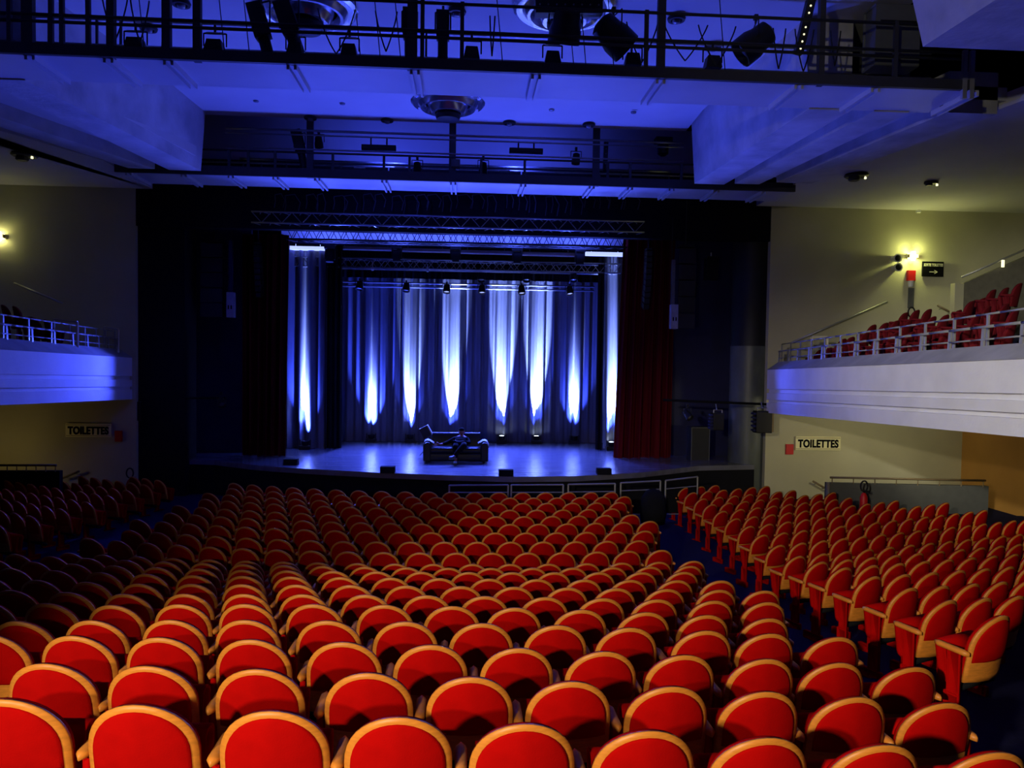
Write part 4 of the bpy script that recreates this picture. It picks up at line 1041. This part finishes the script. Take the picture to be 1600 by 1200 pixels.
# ---- lamps on the far bridge
YB2 = Y2a+.35
def on_b2(px, py): return atY(px, py, YB2)
for i, (px, py) in enumerate([(498, 222), (900, 248), (755, 262), (652, 262)]):
    hang_par(on_b2(px, py), (0, .6, -1), 'small black spotlight on the far bridge, %s' % ['beside the leaning one', 'left of the right post', 'right of the centre post', 'left of the centre post'][i], 'small spotlights on the far bridge', r=.11, L=.28, up=.25)
profile_lamp(on_b2(468, 228), (.25, .0, -1), 'leaning black profile spotlight at the left of the far bridge', None, L=1.0, w=.24)
for (px, w) in ((592, 'left'), (822, 'right')):
    c = on_b2(px, 231 if px < 700 else 236); th = thing('bar_lamp', 'black horizontal bar lamp under the rail of the far bridge, %s' % w, 'lamp', c, 0, 'bar lamps on the far bridge')
    mb = MB(); rbox(mb, c, (.86, .16, .13), .03); mb.build('housing', M_BLACK, th)
    mb = MB(); mb.bar(c+Vector((-.2, 0, 0)), c+Vector((-.2, 0, .24)), .02); mb.bar(c+Vector((.2, 0, 0)), c+Vector((.2, 0, .24)), .02); mb.build('bracket', M_BLACK, th)
for px, w in ((562, 'left'), (625, 'centre'), (788, 'right')):
    c = on_b2(px, 262 if px < 700 else 267); mb = MB(); rbox(mb, c, (.28, .08, .035), .01); tag(mb.build('work_lamp', M_WHITE), 'small pale strip lamp low on the far bridge, %s' % w, 'lamp', 'pale strip lamps on the far bridge')
led_bar(on_b2(947, 222), on_b2(945, 268), 6, 'short upright black bar with dim lenses on the far bridge', .05)
c = on_b2(1036, 232); th = thing('moving_light', 'black moving light with a bright spot at the right of the far bridge', 'moving light', c)
mb = MB(); rbox(mb, c+Vector((0, 0, .2)), (.42, .3, .14), .03); mb.build('base', M_BLACK, th); mb = MB().lathe([(.06, -.2), (.14, -.14), (.15, .1), (.08, .16)], c, n=16); mb.build('lamp_head', M_BLACK, th, smooth='auto')
mb = MB(); mb.box(c+Vector((0, -.15, 0)), (.03, .02, .03)); mb.build('status_light', M_STRIP, th)
c = at(712, 256, 18.9); mb = MB(); rbox(mb, c, (.22, .2, .2), .02); tag(mb.build('junction_box', M_GREYBOX), 'small square box on the centre post of the far bridge', 'box')
# ================================================================== CEILING DISCS AND DOWNLIGHTS
def disc(px, py, label, R=.87):
    c = atZ(px, py, ZC-.22); c.z = ZC; th = thing('ceiling_diffuser', label, 'ceiling diffuser', c, 0, 'spun metal ceiling diffusers')
    prof = [(R*.55, 0), (R*.98, -.03), (R, -.07), (R*.93, -.11), (R*.86, -.10)]
    mb = MB().lathe(prof, c, n=48); mb.build('outer_ring', M_CHROME, th, smooth='auto')
    mb = MB().lathe([(R*.86, -.03), (R*.80, -.12), (R*.72, -.20), (R*.66, -.20), (R*.60, -.10)], c, n=48); mb.build('middle_ring', M_CHROME, th, smooth='auto')
    mb = MB().lathe([(R*.56, -.06), (R*.50, -.20), (R*.42, -.30), (R*.34, -.30), (R*.3, -.2)], c, n=48); mb.build('inner_ring', M_CHROME, th, smooth='auto')
    mb = MB().lathe([(R*.26, 0), (R*.26, -.24), (R*.34, -.36), (R*.30, -.44), (R*.15, -.46)], c, n=32); mb.build('core', M_BLACK, th, smooth='auto')
disc(700, 172, 'round stepped metal ceiling diffuser just behind the near bridge')
disc(478, 28, 'round metal ceiling diffuser behind the near bridge, upper left')
disc(882, 28, 'round metal ceiling diffuser behind the near bridge, upper right')
for i, (px, py) in enumerate([(400, 153), (535, 157), (862, 167), (990, 171), (485, 183), (605, 187), (796, 191), (920, 194), (283, 4), (232, 43), (714, 17), (1057, 28), (1114, 72)]):
    c = atZ(px, py, ZC-.03 if py < 175 else ZC-.15); where = ['first of the four in a line behind the near bridge', 'second of the four in a line behind the near bridge', 'third of the four in a line behind the near bridge', 'last of the four in a line behind the near bridge',
        'on the ceiling edge, leftmost', 'on the ceiling edge, second', 'on the ceiling edge, third', 'on the ceiling edge, rightmost', 'top left corner area', 'beside the upper left uprights', 'at the very top, centre', 'right of the thick upright', 'above the rightmost flood lamp'][i]
    th = thing('downlight', 'small recessed ceiling downlight, %s' % where, 'downlight', c, 0, 'small round ceiling downlights')
    mb = MB().lathe([(.13, .03), (.16, -.01), (.145, -.05), (.10, -.05), (.09, .0)], c, n=20); mb.build('rim', M_BLACK, th, smooth='auto')
    mb = MB().lathe([(.085, .0), (.06, -.09), (.02, -.10)], c, n=14); mb.build('bulb', M_GLASSY, th, smooth=True)
for (px, py, w) in ((1338, 275, 'beside the sconce glow on the right side ceiling'), (1455, 286, 'smaller one nearer the right edge of the photo'), (38, 243, 'on the left side ceiling')):
    c = atZ(px, py, ZS-.04); th = thing('side_ceiling_lamp', 'dark gimbal lamp recessed in side ceiling, %s' % w, 'downlight', c)
    k = .6 if px == 1455 else 1
    mb = MB().lathe([(.26*k, .05), (.28*k, 0), (.24*k, -.03), (.2*k, -.02)], c, n=24); mb.build('rim', M_BLACK, th, smooth='auto')
    mb = MB().lathe([(.12*k, .0), (.14*k, -.09*k), (.11*k, -.12*k)], c+Vector((-.05, 0, 0)), n=16); mb.build('lamp_head', M_BLACK, th, smooth='auto')
    mb = MB().lathe([(.02, -.0), (.03, -.05), (.02, -.06)], c+Vector((.20*k, -.05, -.02)), n=10); mb.build('pilot_light', M_LED, th)
# ================================================================== SIGNS AND WALL FITTINGS
def text_mesh(name, s, size, loc, m, parent, bold=.02, sx=1.0, width=None):
    cu = bpy.data.curves.new(name, 'FONT'); cu.body = s; cu.size = size; cu.extrude = .006; cu.offset = bold*size; cu.align_x = 'CENTER'; cu.align_y = 'CENTER'
    cu.space_character = 1.08
    tmp = bpy.data.objects.new('tmp_text', cu); COL.objects.link(tmp); bpy.context.view_layer.update()
    me = bpy.data.meshes.new_from_object(tmp.evaluated_get(bpy.context.evaluated_depsgraph_get())); bpy.data.objects.remove(tmp)
    me.materials.clear(); me.materials.append(m)
    xs = [v.co.x for v in me.vertices]; w = max(xs)-min(xs); mid = (max(xs)+min(xs))/2; ys = [v.co.y for v in me.vertices]; my = (max(ys)+min(ys))/2
    k = width/w if width else sx; Mi = META[parent.name]['M'].inverted()
    for v in me.vertices:
        v.co = Mi @ (Vector(loc)+Vector(((v.co.x-mid)*k, -v.co.z, v.co.y-my)))
    o = bpy.data.objects.new(name, me); COL.objects.link(o); o.parent = parent; return o
def rectY(x0, y0, x1, y1, Y):
    a = atY(x0, y0, Y); b = atY(x1, y1, Y); return (a+b)/2, abs(b.x-a.x), abs(a.z-b.z)
for (x0, y0, x1, y1, lab) in ((1243, 682, 1312.5, 703.5, 'cream TOILETTES sign on the right-hand wall under the balcony'), (103, 661.5, 174, 683, 'dim TOILETTES sign on the left-hand wall under the balcony')):
    c, w, h = rectY(x0, y0, x1, y1, YW-.05); th = thing('toilet_sign', lab, 'sign', c)
    mb = MB(); mb.box(c, (w, .05, h)); mb.build('board', M_SIGN, th)
    mb = MB()
    for s in (-1, 1): mb.box(c+Vector((0, -.027, s*h*.40)), (w*.98, .006, h*.035))
    mb.build('border_line', M_BRASS, th)
    text_mesh('lettering', 'TOILETTES', h*.78, c+Vector((0, -.03, -.005)), M_INK, th, bold=.045, width=w*.90)
for (x0, y0, x1, y1, lab) in ((1228, 694, 1239, 710, 'small red plate left of the right-hand sign'), (180, 673, 191, 690, 'small dim red plate right of the left-hand sign')):
    c, w, h = rectY(x0, y0, x1, y1, YW-.028); mb = MB(); rbox(mb, c, (w, .06, h), .01); tag(mb.build('alarm_plate', M_SIGNRED), lab+', under the balcony', 'plate')
c, w, h = rectY(1441.5, 408.5, 1473, 432.5, YW-.06); th = thing('exit_sign', 'black sign with cream words and right arrow beside the lit sconce', 'sign', c)
mb = MB(); mb.box(c, (w, .06, h)); mb.build('board', M_INK, th)
text_mesh('lettering', 'SORTIE TOILETTES', h*.26, c+Vector((0, -.035, h*.27)), M_CREAM, th, bold=.02, width=w*.92)
mb = MB(); z = c.z-h*.2; mb.box((c.x-.03, c.y-.034, z), (w*.28, .01, h*.05)); 
mb.prism([(c.x+w*.16, c.y-.03, z+h*.12), (c.x+w*.22, c.y-.03, z+h*.12) if False else (c.x+w*.20, c.y-.03, z+h*.02), (c.x+w*.20, c.y-.03, z-h*.02), (c.x+w*.08, c.y-.03, z-h*.12), (c.x+w*.03, c.y-.03, z-h*.12), (c.x+w*.13, c.y-.03, z), (c.x+w*.03, c.y-.03, z+h*.12), (c.x+w*.08, c.y-.03, z+h*.12)][1:], (0, -.01, 0)); mb.build('arrow', M_CREAM, th)
def sconce(x, y, lab):
    c = atY(x, y, YW-.12); th = thing('wall_sconce', lab, 'wall lamp', c)
    mb = MB(); mb.box(c+Vector((0, .08, 0)), (.26, .03, .14)); mb.build('wall_plate', M_WHITE, th)
    mb = MB().lathe([(.03, -.13), (.055, -.12), (.055, .12), (.03, .13)], c, n=16); mb.build('glowing_tube', M_LAMP, th, smooth='auto')
    mb = MB()
    for s in (-1, 1): mb.box(c+Vector((s*.13, 0, .0)), (.03, .10, .10))
    mb.build('bracket', M_BRASS, th); return c
SCR = sconce(1427, 400, 'glowing wall sconce above the right balcony'); SCL = sconce(-2, 369, 'glowing wall sconce at the left edge above the left balcony')
for (x, y, w) in ((1400, 404, 'upper'), (1401, 418, 'lower')):
    c = atY(x, y, YW-.138); Mx = Matrix.Rotation(PI/2, 3, 'X')
    th = thing('round_siren', 'round black-fronted wall speaker left of the sconce, %s one' % w, 'speaker', c)
    mb = MB().lathe([(.09, -.14), (.11, .05), (.13, .10), (.105, .10)], c, n=24, M=Mx); mb.build('housing', M_WHITE, th, smooth='auto')
    mb = MB().lathe([(.10, .09), (.08, .12), (.03, .125)], c, n=24, M=Mx); mb.build('cone', M_BLACK, th, smooth='auto')
c, w, h = rectY(1418, 422.5, 1429, 439, YW-.06); th = thing('alarm_box', 'red box with a pale funnel under it below the right sconce', 'alarm', c)
mb = MB(); rbox(mb, c, (w, .1, h), .01); mb.build('red_housing', M_SIGNRED, th)
mb = MB().lathe([(.065, -.18), (.09, 0)], c+Vector((0, 0, -h/2-.0)), n=16); mb.build('funnel', M_WHITE, th, smooth='auto')
c, w, h = rectY(1419.5, 450, 1427, 482, YW-.018); mb = MB(); mb.box(c, (w, .04, h)); tag(mb.build('conduit_cover', M_GREYBOX), 'grey conduit strip running down from the red alarm box', 'conduit')
c = atY(1435, 330, YW-.05); mb = MB(); rbox(mb, c, (.12, .07, .1), .02); tag(mb.build('smoke_detector', M_WHITE), 'tiny fitting high on the wall above the right sconce', 'detector')
# hand rails on the walls
def handrail(pts, label, r=.03, brackets=2, m=None):
    P = [Vector(p) for p in pts]; th = thing('handrail', label, 'handrail', P[0])
    mb = MB(); mb.path(P, r, 8); mb.build('rail', m or M_RAIL, th, smooth=True)
    mb = MB()
    for k in range(brackets):
        q = P[0].lerp(P[-1], (k+.5)/brackets); mb.bar(q, q+Vector((0, .13, -.05)), .014, 6)
    mb.build('bracket', M_RAIL, th)
handrail([atY(1238, 535, YW-.15), atY(1386, 471, YW-.15)], 'long sloping handrail on the wall above the right balcony')
handrail([atY(1465, 477, YW-.15), atY(1491, 491, YW-.15)], 'short dark handrail descending behind the right balcony seats', m=M_BRASS)
handrail([atY(22, 442.5, YW-.15), atY(98, 474, YW-.15)], 'sloping handrail on the wall above the left balcony')
handrail([atY(1270, 752, YW-.15), atY(1293, 765, YW-.15)], 'short stair handrail left of the grey parapet at right', m=M_BRASS)
handrail([atY(96, 748, YW-.15), atY(124, 736, YW-.15)], 'short stair handrail right of the dark parapet at left', m=M_BRASS)
# grey parapet boxes with brown rails under the balconies
def parapet(x0, x1, y0, y1, yb, D, label, m, rx0, rx1, ry0, ry1):
    a = at(x0, y0, D); b = at(x1, y1, D-.3); Y = a.y
    th = thing('stair_parapet', label, 'parapet', (a.x, a.y, 0))
    mb = MB(); lo = [Vector((a.x, Y, .3)), Vector((b.x, b.y, .3)), Vector((b.x, b.y+.15, .3)), Vector((a.x, Y+.15, .3))]
    hi = [Vector((a.x, Y, a.z)), Vector((b.x, b.y, b.z)), Vector((b.x, b.y+.15, b.z)), Vector((a.x, Y+.15, a.z))]; mb.hexa(lo, hi); mb.build('panel', m, th)
    mb = MB(); p = at(rx0, ry0, D); q = at(rx1, ry1, D-.3); mb.bar(p, q, .028, 8)
    mb.build('top_rail', M_BRASS, th, smooth=True); n = 8
    for k in range(n):
        t = (k+.1)/(n-.8); r_ = p.lerp(q, t); s_ = a.lerp(b, min(1, max(0, t))); mb = MB(); mb.bar(r_, Vector((r_.x, r_.y, s_.z-.02)), .012, 6); mb.build('baluster', M_BRASS, th)
    mb = MB(); mb.beam((a.x, Y-.02, .3), (a.x, Y-.02, a.z+.02), .06, .06, Vector((0, 1, 0))); mb.build('end_post', M_RAIL, th)
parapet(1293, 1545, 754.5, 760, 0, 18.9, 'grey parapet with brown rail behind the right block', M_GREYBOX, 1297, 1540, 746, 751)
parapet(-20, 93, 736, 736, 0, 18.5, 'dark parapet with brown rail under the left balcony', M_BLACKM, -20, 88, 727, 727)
# fire extinguishers seen behind seats
def extinguisher(x, y, D, lab, s=1.0):
    c = at(x, y, D); th = thing('fire_extinguisher', lab, 'extinguisher', c-Vector((0, 0, .6)))
    mb = MB().lathe([(.085, -.60), (.09, -.55), (.09, -.18), (.06, -.10), (.03, -.06)], c, n=18); mb.build('cylinder', M_SIGNRED, th, smooth='auto')
    mb = MB(); P = [c+Vector((.09*math.cos(t)*s, 0, .10+.13*math.sin(t)*s)) for t in [PI*2*k/14-PI*.4 for k in range(14)]]; mb.path(P, .02, 6); mb.build('hose', M_BLACK, th, smooth=True)
    mb = MB(); mb.box(c+Vector((.06, 0, -.03)), (.14, .05, .05)); mb.build('handle', M_BLACK, th)
extinguisher(1350, 766, 18.2, 'fire extinguisher with looped hose before the grey parapet')
extinguisher(1424, 494, 19.5, 'fire extinguisher hose loop among the right balcony seats')
extinguisher(203, 745, 19.8, 'dim fire extinguisher loop by the left wall edge')
# white framed stair rail at the far end of the right balcony
for (x0, x1, y0, y1, D, lab) in ((1269, 1292, 527, 553, 20.2, 'pale square frame beside the seats, far end of right balcony'),):
    a = at(x0, y0, D); b = at(x1, y1, D); th = thing('stair_barrier', lab, 'rail', (a.x, a.y, b.z))
    mb = MB(); mb.path([Vector((a.x, a.y, b.z-.4)), a, Vector((b.x, b.y, a.z)), Vector((b.x, b.y, b.z-.4))], .045, 6); mb.build('frame', M_CREAM, th)
    mb = MB(); mb.bar(Vector((a.x, a.y, lerp(a.z, b.z, .5))), Vector((b.x, b.y, lerp(a.z, b.z, .5))), .02); mb.build('cross_bar', M_RAIL, th)
# raised stair wall with rail at the upper right of the balcony
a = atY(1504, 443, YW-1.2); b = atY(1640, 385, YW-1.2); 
mb = MB(); mb.prism([Vector((a.x, a.y, 3.5)), Vector((b.x, a.y, 3.5)), Vector((b.x, a.y, b.z)), a], (0, .15, 0)); struct('wall_balcony_stair', mb, mat('shaded_olive_wall', (.16, .15, .11), .85))  # the stair wall's shade is put into this darker colour
mb = MB(); mb.box((a.x-.12, a.y+.05, (a.z+3.5)/2), (.26, .2, a.z-3.5)); struct('trim_stair_post', mb, M_WALL)
handrail([atY(1503, 433, YW-1.3), atY(1640, 373, YW-1.3)], 'sloping rail above the dark stair wall at upper right', brackets=3)
c = atY(1567, 412, YW-1.35); mb = MB(); rbox(mb, c, (.06, .05, .2), .01); tag(mb.build('pilot_lamp', M_LED), 'tiny vertical lit marker on the stair rail, upper right', 'lamp')
# ================================================================== BALCONY SEATS
BS = [('front', 17.6, 11.6, [(1285, 546), (1299, 543), (1321, 529), (1334, 526), (1356, 520), (1378, 524), (1402, 520), (1428, 518), (1456, 516), (1486, 513), (1518, 510), (1552, 507), (1588, 504)]),
      ('second', 17.9, 12.4, [(1368, 507), (1387, 504), (1404, 500.5), (1424, 500), (1462, 494), (1482, 491.5), (1506, 492), (1532, 489), (1562, 486), (1592, 482)]),
      ('third', 18.2, 13.6, [(1418, 488), (1436, 484), (1455, 482.6), (1502, 484), (1522, 470), (1548, 478), (1576, 474)]),
      ('fourth', 17.2, 14.4, [(1540, 465), (1556, 452), (1576, 449), (1597, 442)])]
bproto = []
def balcony_proto():
    P = []
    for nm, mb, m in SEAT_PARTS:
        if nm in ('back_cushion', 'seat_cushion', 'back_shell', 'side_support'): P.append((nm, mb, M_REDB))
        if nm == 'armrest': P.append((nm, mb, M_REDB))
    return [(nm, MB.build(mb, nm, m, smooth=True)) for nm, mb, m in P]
bp = balcony_proto(); usedb = set(); bsrc = []
def put_bseat(w, rz, lab, grp):
    root = bpy.data.objects.new('theatre_seat', None); COL.objects.link(root); root.location = (w.x, w.y, w.z-SEAT_H); root.rotation_euler = (0, 0, rz); tag(root, lab, 'seat', grp)
    for nm, o in bp:
        if o.name not in usedb: c = o; usedb.add(o.name)
        else: c = o.copy(); COL.objects.link(c)
        c.parent = root
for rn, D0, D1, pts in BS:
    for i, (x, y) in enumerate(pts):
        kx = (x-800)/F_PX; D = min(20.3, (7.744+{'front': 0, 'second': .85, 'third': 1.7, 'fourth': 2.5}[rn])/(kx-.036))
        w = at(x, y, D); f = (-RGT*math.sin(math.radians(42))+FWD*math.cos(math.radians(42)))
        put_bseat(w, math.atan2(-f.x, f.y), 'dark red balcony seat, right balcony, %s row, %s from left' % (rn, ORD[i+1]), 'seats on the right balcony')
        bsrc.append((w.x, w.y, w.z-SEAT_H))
fb = MB(); rows = []
for (A, B, T) in secR:
    row = []
    for k in range(16):
        X = A.x+.35+k*.6; best = sorted(((sx-X)**2+(sy-A.y)**2, sz) for sx, sy, sz in bsrc)[:5]
        W = sum(1/(d+.05) for d, _ in best); z = sum(q_/(d+.05) for d, q_ in best)/W
        row.append((X, A.y, max(A.z-.6 if k < 1 else A.z-.9, min(z-.02, 6.2)) if k else A.z-.15))
    rows.append(row)
fb.grid(rows); struct('floor_balcony_rake', fb, M_CARPET)
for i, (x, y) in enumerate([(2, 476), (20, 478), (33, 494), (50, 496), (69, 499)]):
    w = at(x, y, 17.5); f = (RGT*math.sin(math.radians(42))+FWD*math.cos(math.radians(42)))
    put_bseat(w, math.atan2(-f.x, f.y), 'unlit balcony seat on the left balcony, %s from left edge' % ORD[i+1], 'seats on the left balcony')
# frames on the left balcony rail
for i, (x0, x1, y0, y1) in enumerate([(84, 121, 499, 540), (163, 185, 511, 545)]):
    a = at(x0, y0, 18.2+i*2); b = at(x1, y0+4, 18.2+i*2); c = at(x1, y1, 18.2+i*2)
    th = thing('stair_barrier', 'pale tube stair frame on the left balcony, %s one' % ('nearer' if i == 0 else 'farther'), 'rail', (a.x, a.y, c.z))
    mb = MB(); mb.path([Vector((a.x, a.y, c.z-.1)), a, b, Vector((b.x, b.y, c.z-.1))], .03, 6); mb.build('frame', M_RAIL, th)
# ================================================================== LIGHTS
W0 = bpy.data.worlds.new('world'); bpy.context.scene.world = W0; W0.use_nodes = True
W0.node_tree.nodes['Background'].inputs[0].default_value = (.1, .12, .3, 1); W0.node_tree.nodes['Background'].inputs[1].default_value = .001
def spot(name, loc, tgt, col, power, size, blend=.3, soft=.05):
    l = bpy.data.lights.new(name, 'SPOT'); l.color = col; l.energy = power; l.spot_size = math.radians(size); l.spot_blend = blend; l.shadow_soft_size = soft
    o = bpy.data.objects.new(name, l); COL.objects.link(o); o.location = loc
    d = (Vector(tgt)-Vector(loc)).normalized(); o.rotation_euler = d.to_track_quat('-Z', 'Y').to_euler(); return o
def point(name, loc, col, power, soft=.05):
    l = bpy.data.lights.new(name, 'POINT'); l.color = col; l.energy = power; l.shadow_soft_size = soft
    o = bpy.data.objects.new(name, l); COL.objects.link(o); o.location = loc; return o
def area(name, loc, tgt, col, power, sx, sy):
    l = bpy.data.lights.new(name, 'AREA'); l.color = col; l.energy = power; l.shape = 'RECTANGLE'; l.size = sx; l.size_y = sy
    o = bpy.data.objects.new(name, l); COL.objects.link(o); o.location = loc
    d = (Vector(tgt)-Vector(loc)).normalized(); o.rotation_euler = d.to_track_quat('-Z', 'Y').to_euler(); return o
BLUE = (.05, .08, 1.0)
SBLUE = (.06, .10, 1.0)
LP = dict(house=3700, near=400, wash=8800, beam=34000, ceil=2900, top=2900, rig=260, slot=170)
# house lamp far behind and to the left of the camera; its left-hand limit leaves the left seats dark
def aim(S, az, el):
    a = math.radians(az); e = math.radians(el)
    return S+(RGT*math.sin(a)+FWD*math.cos(a))*math.cos(e)*5+Vector((0, 0, math.sin(e)*5))
S2 = plan(-5.7, -5.6); S2.z = CAM_Z+2.3
spot('house_light', S2, aim(S2, 31, -19), (1.0, .87, .66), LP['house'], 40, .45, .15)
# unseen lamp left of the camera, at its height, placed by the seat shadows
S1 = plan(-1.35, -.3); S1.z = CAM_Z-.02
spot('near_camera_light', S1, aim(S1, 16, -26), (1.0, .86, .62), LP['near'], 74, .35, .05)
S3 = S2+Vector((.3, 0, 1.7))
tg = aim(S3, 36.5, -8.5)
spot('balcony_fill', S3, tg, (1.0, .96, .86), LP['wash'], 19, .8, .2)  # added spot beside the house lamp, strengthening its light on the right balcony
spot('bridge_fill', S2+Vector((0, 0, .3)), (8.2, 11.8, 8.6), (1.0, .93, .72), 1500, 30, 1, .2)  # extra spot added to light the near bridge's right end
# warm lamps under the balconies
spot('under_balcony_lamp', (10.9, 17.9, 2.25), (10.9, 21.5, 1.7), (1.0, .9, .6), 95, 150, .8, .2)
spot('under_balcony_lamp', (10.6, 17.2, 2.2), (12.9, 18.6, 1.7), (1.0, .9, .6), 60, 120, .9, .2)
spot('under_balcony_lamp', (-12.6, 19.9, 1.3), (-12.2, 21.5, 1.5), (1.0, .72, .25), 9, 150, .6, .2)
# beams
for i, b in enumerate(UPL):
    lean = .30 if i not in (0, 7) else .25
    pw = [1.0, .8, 1.2, 1.7, 1.9, 1.9, 1.0, 1.3][i]
    b0 = b+Vector((0, 0, .33))
    ln = math.tan(math.radians([11.5, 12, 9, 7.5, 7.2, 7.2, 12, 8.5][i]))
    spot('uplight_beam', b0, b0+Vector((0, ln, 1)), (.26, .36, 1.0), LP['beam']*pw, 20, .8, .02)
    spot('uplight_halo', b0, b0+Vector((0, .55, 5.0)), (.05, .09, 1.0), LP['beam']*.15*[1.0, 1.5, .2, .18, .15, .15, .7, .6][i], 50, 1, .03)
# small spots over the backdrop wash the floor
for i, (x, y) in enumerate(SPX):
    P = at(x, y+7, 26.0); spot('overhead_spot', P, (P.x*.7, 23.0, STAGE_Z), SBLUE, LP['top'], 66, .8, .08)
for i, x in enumerate((516, 620, 712, 808, 906)):
    P = at(x, 416, 23.9); spot('moving_light_beam', P, (P.x, 22.2, STAGE_Z), SBLUE, LP['top']*.12, 72, .8, .08)
    P = at(x, 409, 23.6); spot('rig_fill', (P.x, 22.7, 6.9), (P.x, 22.6, 9), SBLUE, LP['rig'], 150, .5, .08)  # second spot is added, with no fixture, to light trusses and valance
# unseen spots added for the blue stage spill towards the house ceiling
for px in (520, 880):
    P = at(px, 740, 20.6); P.z = 2.2
    e = math.radians(46); spot('stage_spill_fill', P, P+Vector((-P.x*.05, -math.cos(e), math.sin(e))), BLUE, LP['ceil']*.9, 96, .6, .15)
for c0 in xs_on(Y2a, (592, 822), 231):
    spot('slot_fill', (c0, Y2a+.6, 9.3), (c0, 21.6, 10.0), BLUE, LP['slot'], 140, .8, .1)  # added spot standing in for blue light reflected onto the header wall
spot('left_balcony_fill', at(330, 560, 20.6), at(40, 590, 16), BLUE, 1000, 95, .8, .1)  # unseen spot added to turn the left balcony front blue
spot('right_balcony_fill', at(1100, 575, 20.7), at(1240, 600, 18.5), BLUE, 170, 80, .9, .1)  # its unseen counterpart, added for the far end of the right balcony
for px in (480, 700, 920):
    P = at(px, 400, 21.0); spot('truss_fill', (P.x, 20.95, 6.4), (P.x, 21.1, 9), BLUE, 45, 150, .8, .1)  # added spots without fixtures, lighting the front truss from below
# sconces
point('sconce_bulb', SCR+Vector((0, -.12, 0)), (.95, 1.0, .33), 36, .06)
point('sconce_bulb', SCL+Vector((0, -.12, 0)), (.9, .95, .4), 2, .06)
vs = bpy.context.scene.view_settings
vs.view_transform = 'Standard'; vs.look = 'None'; vs.exposure = 0; vs.gamma = 1; vs.use_curve_mapping = False
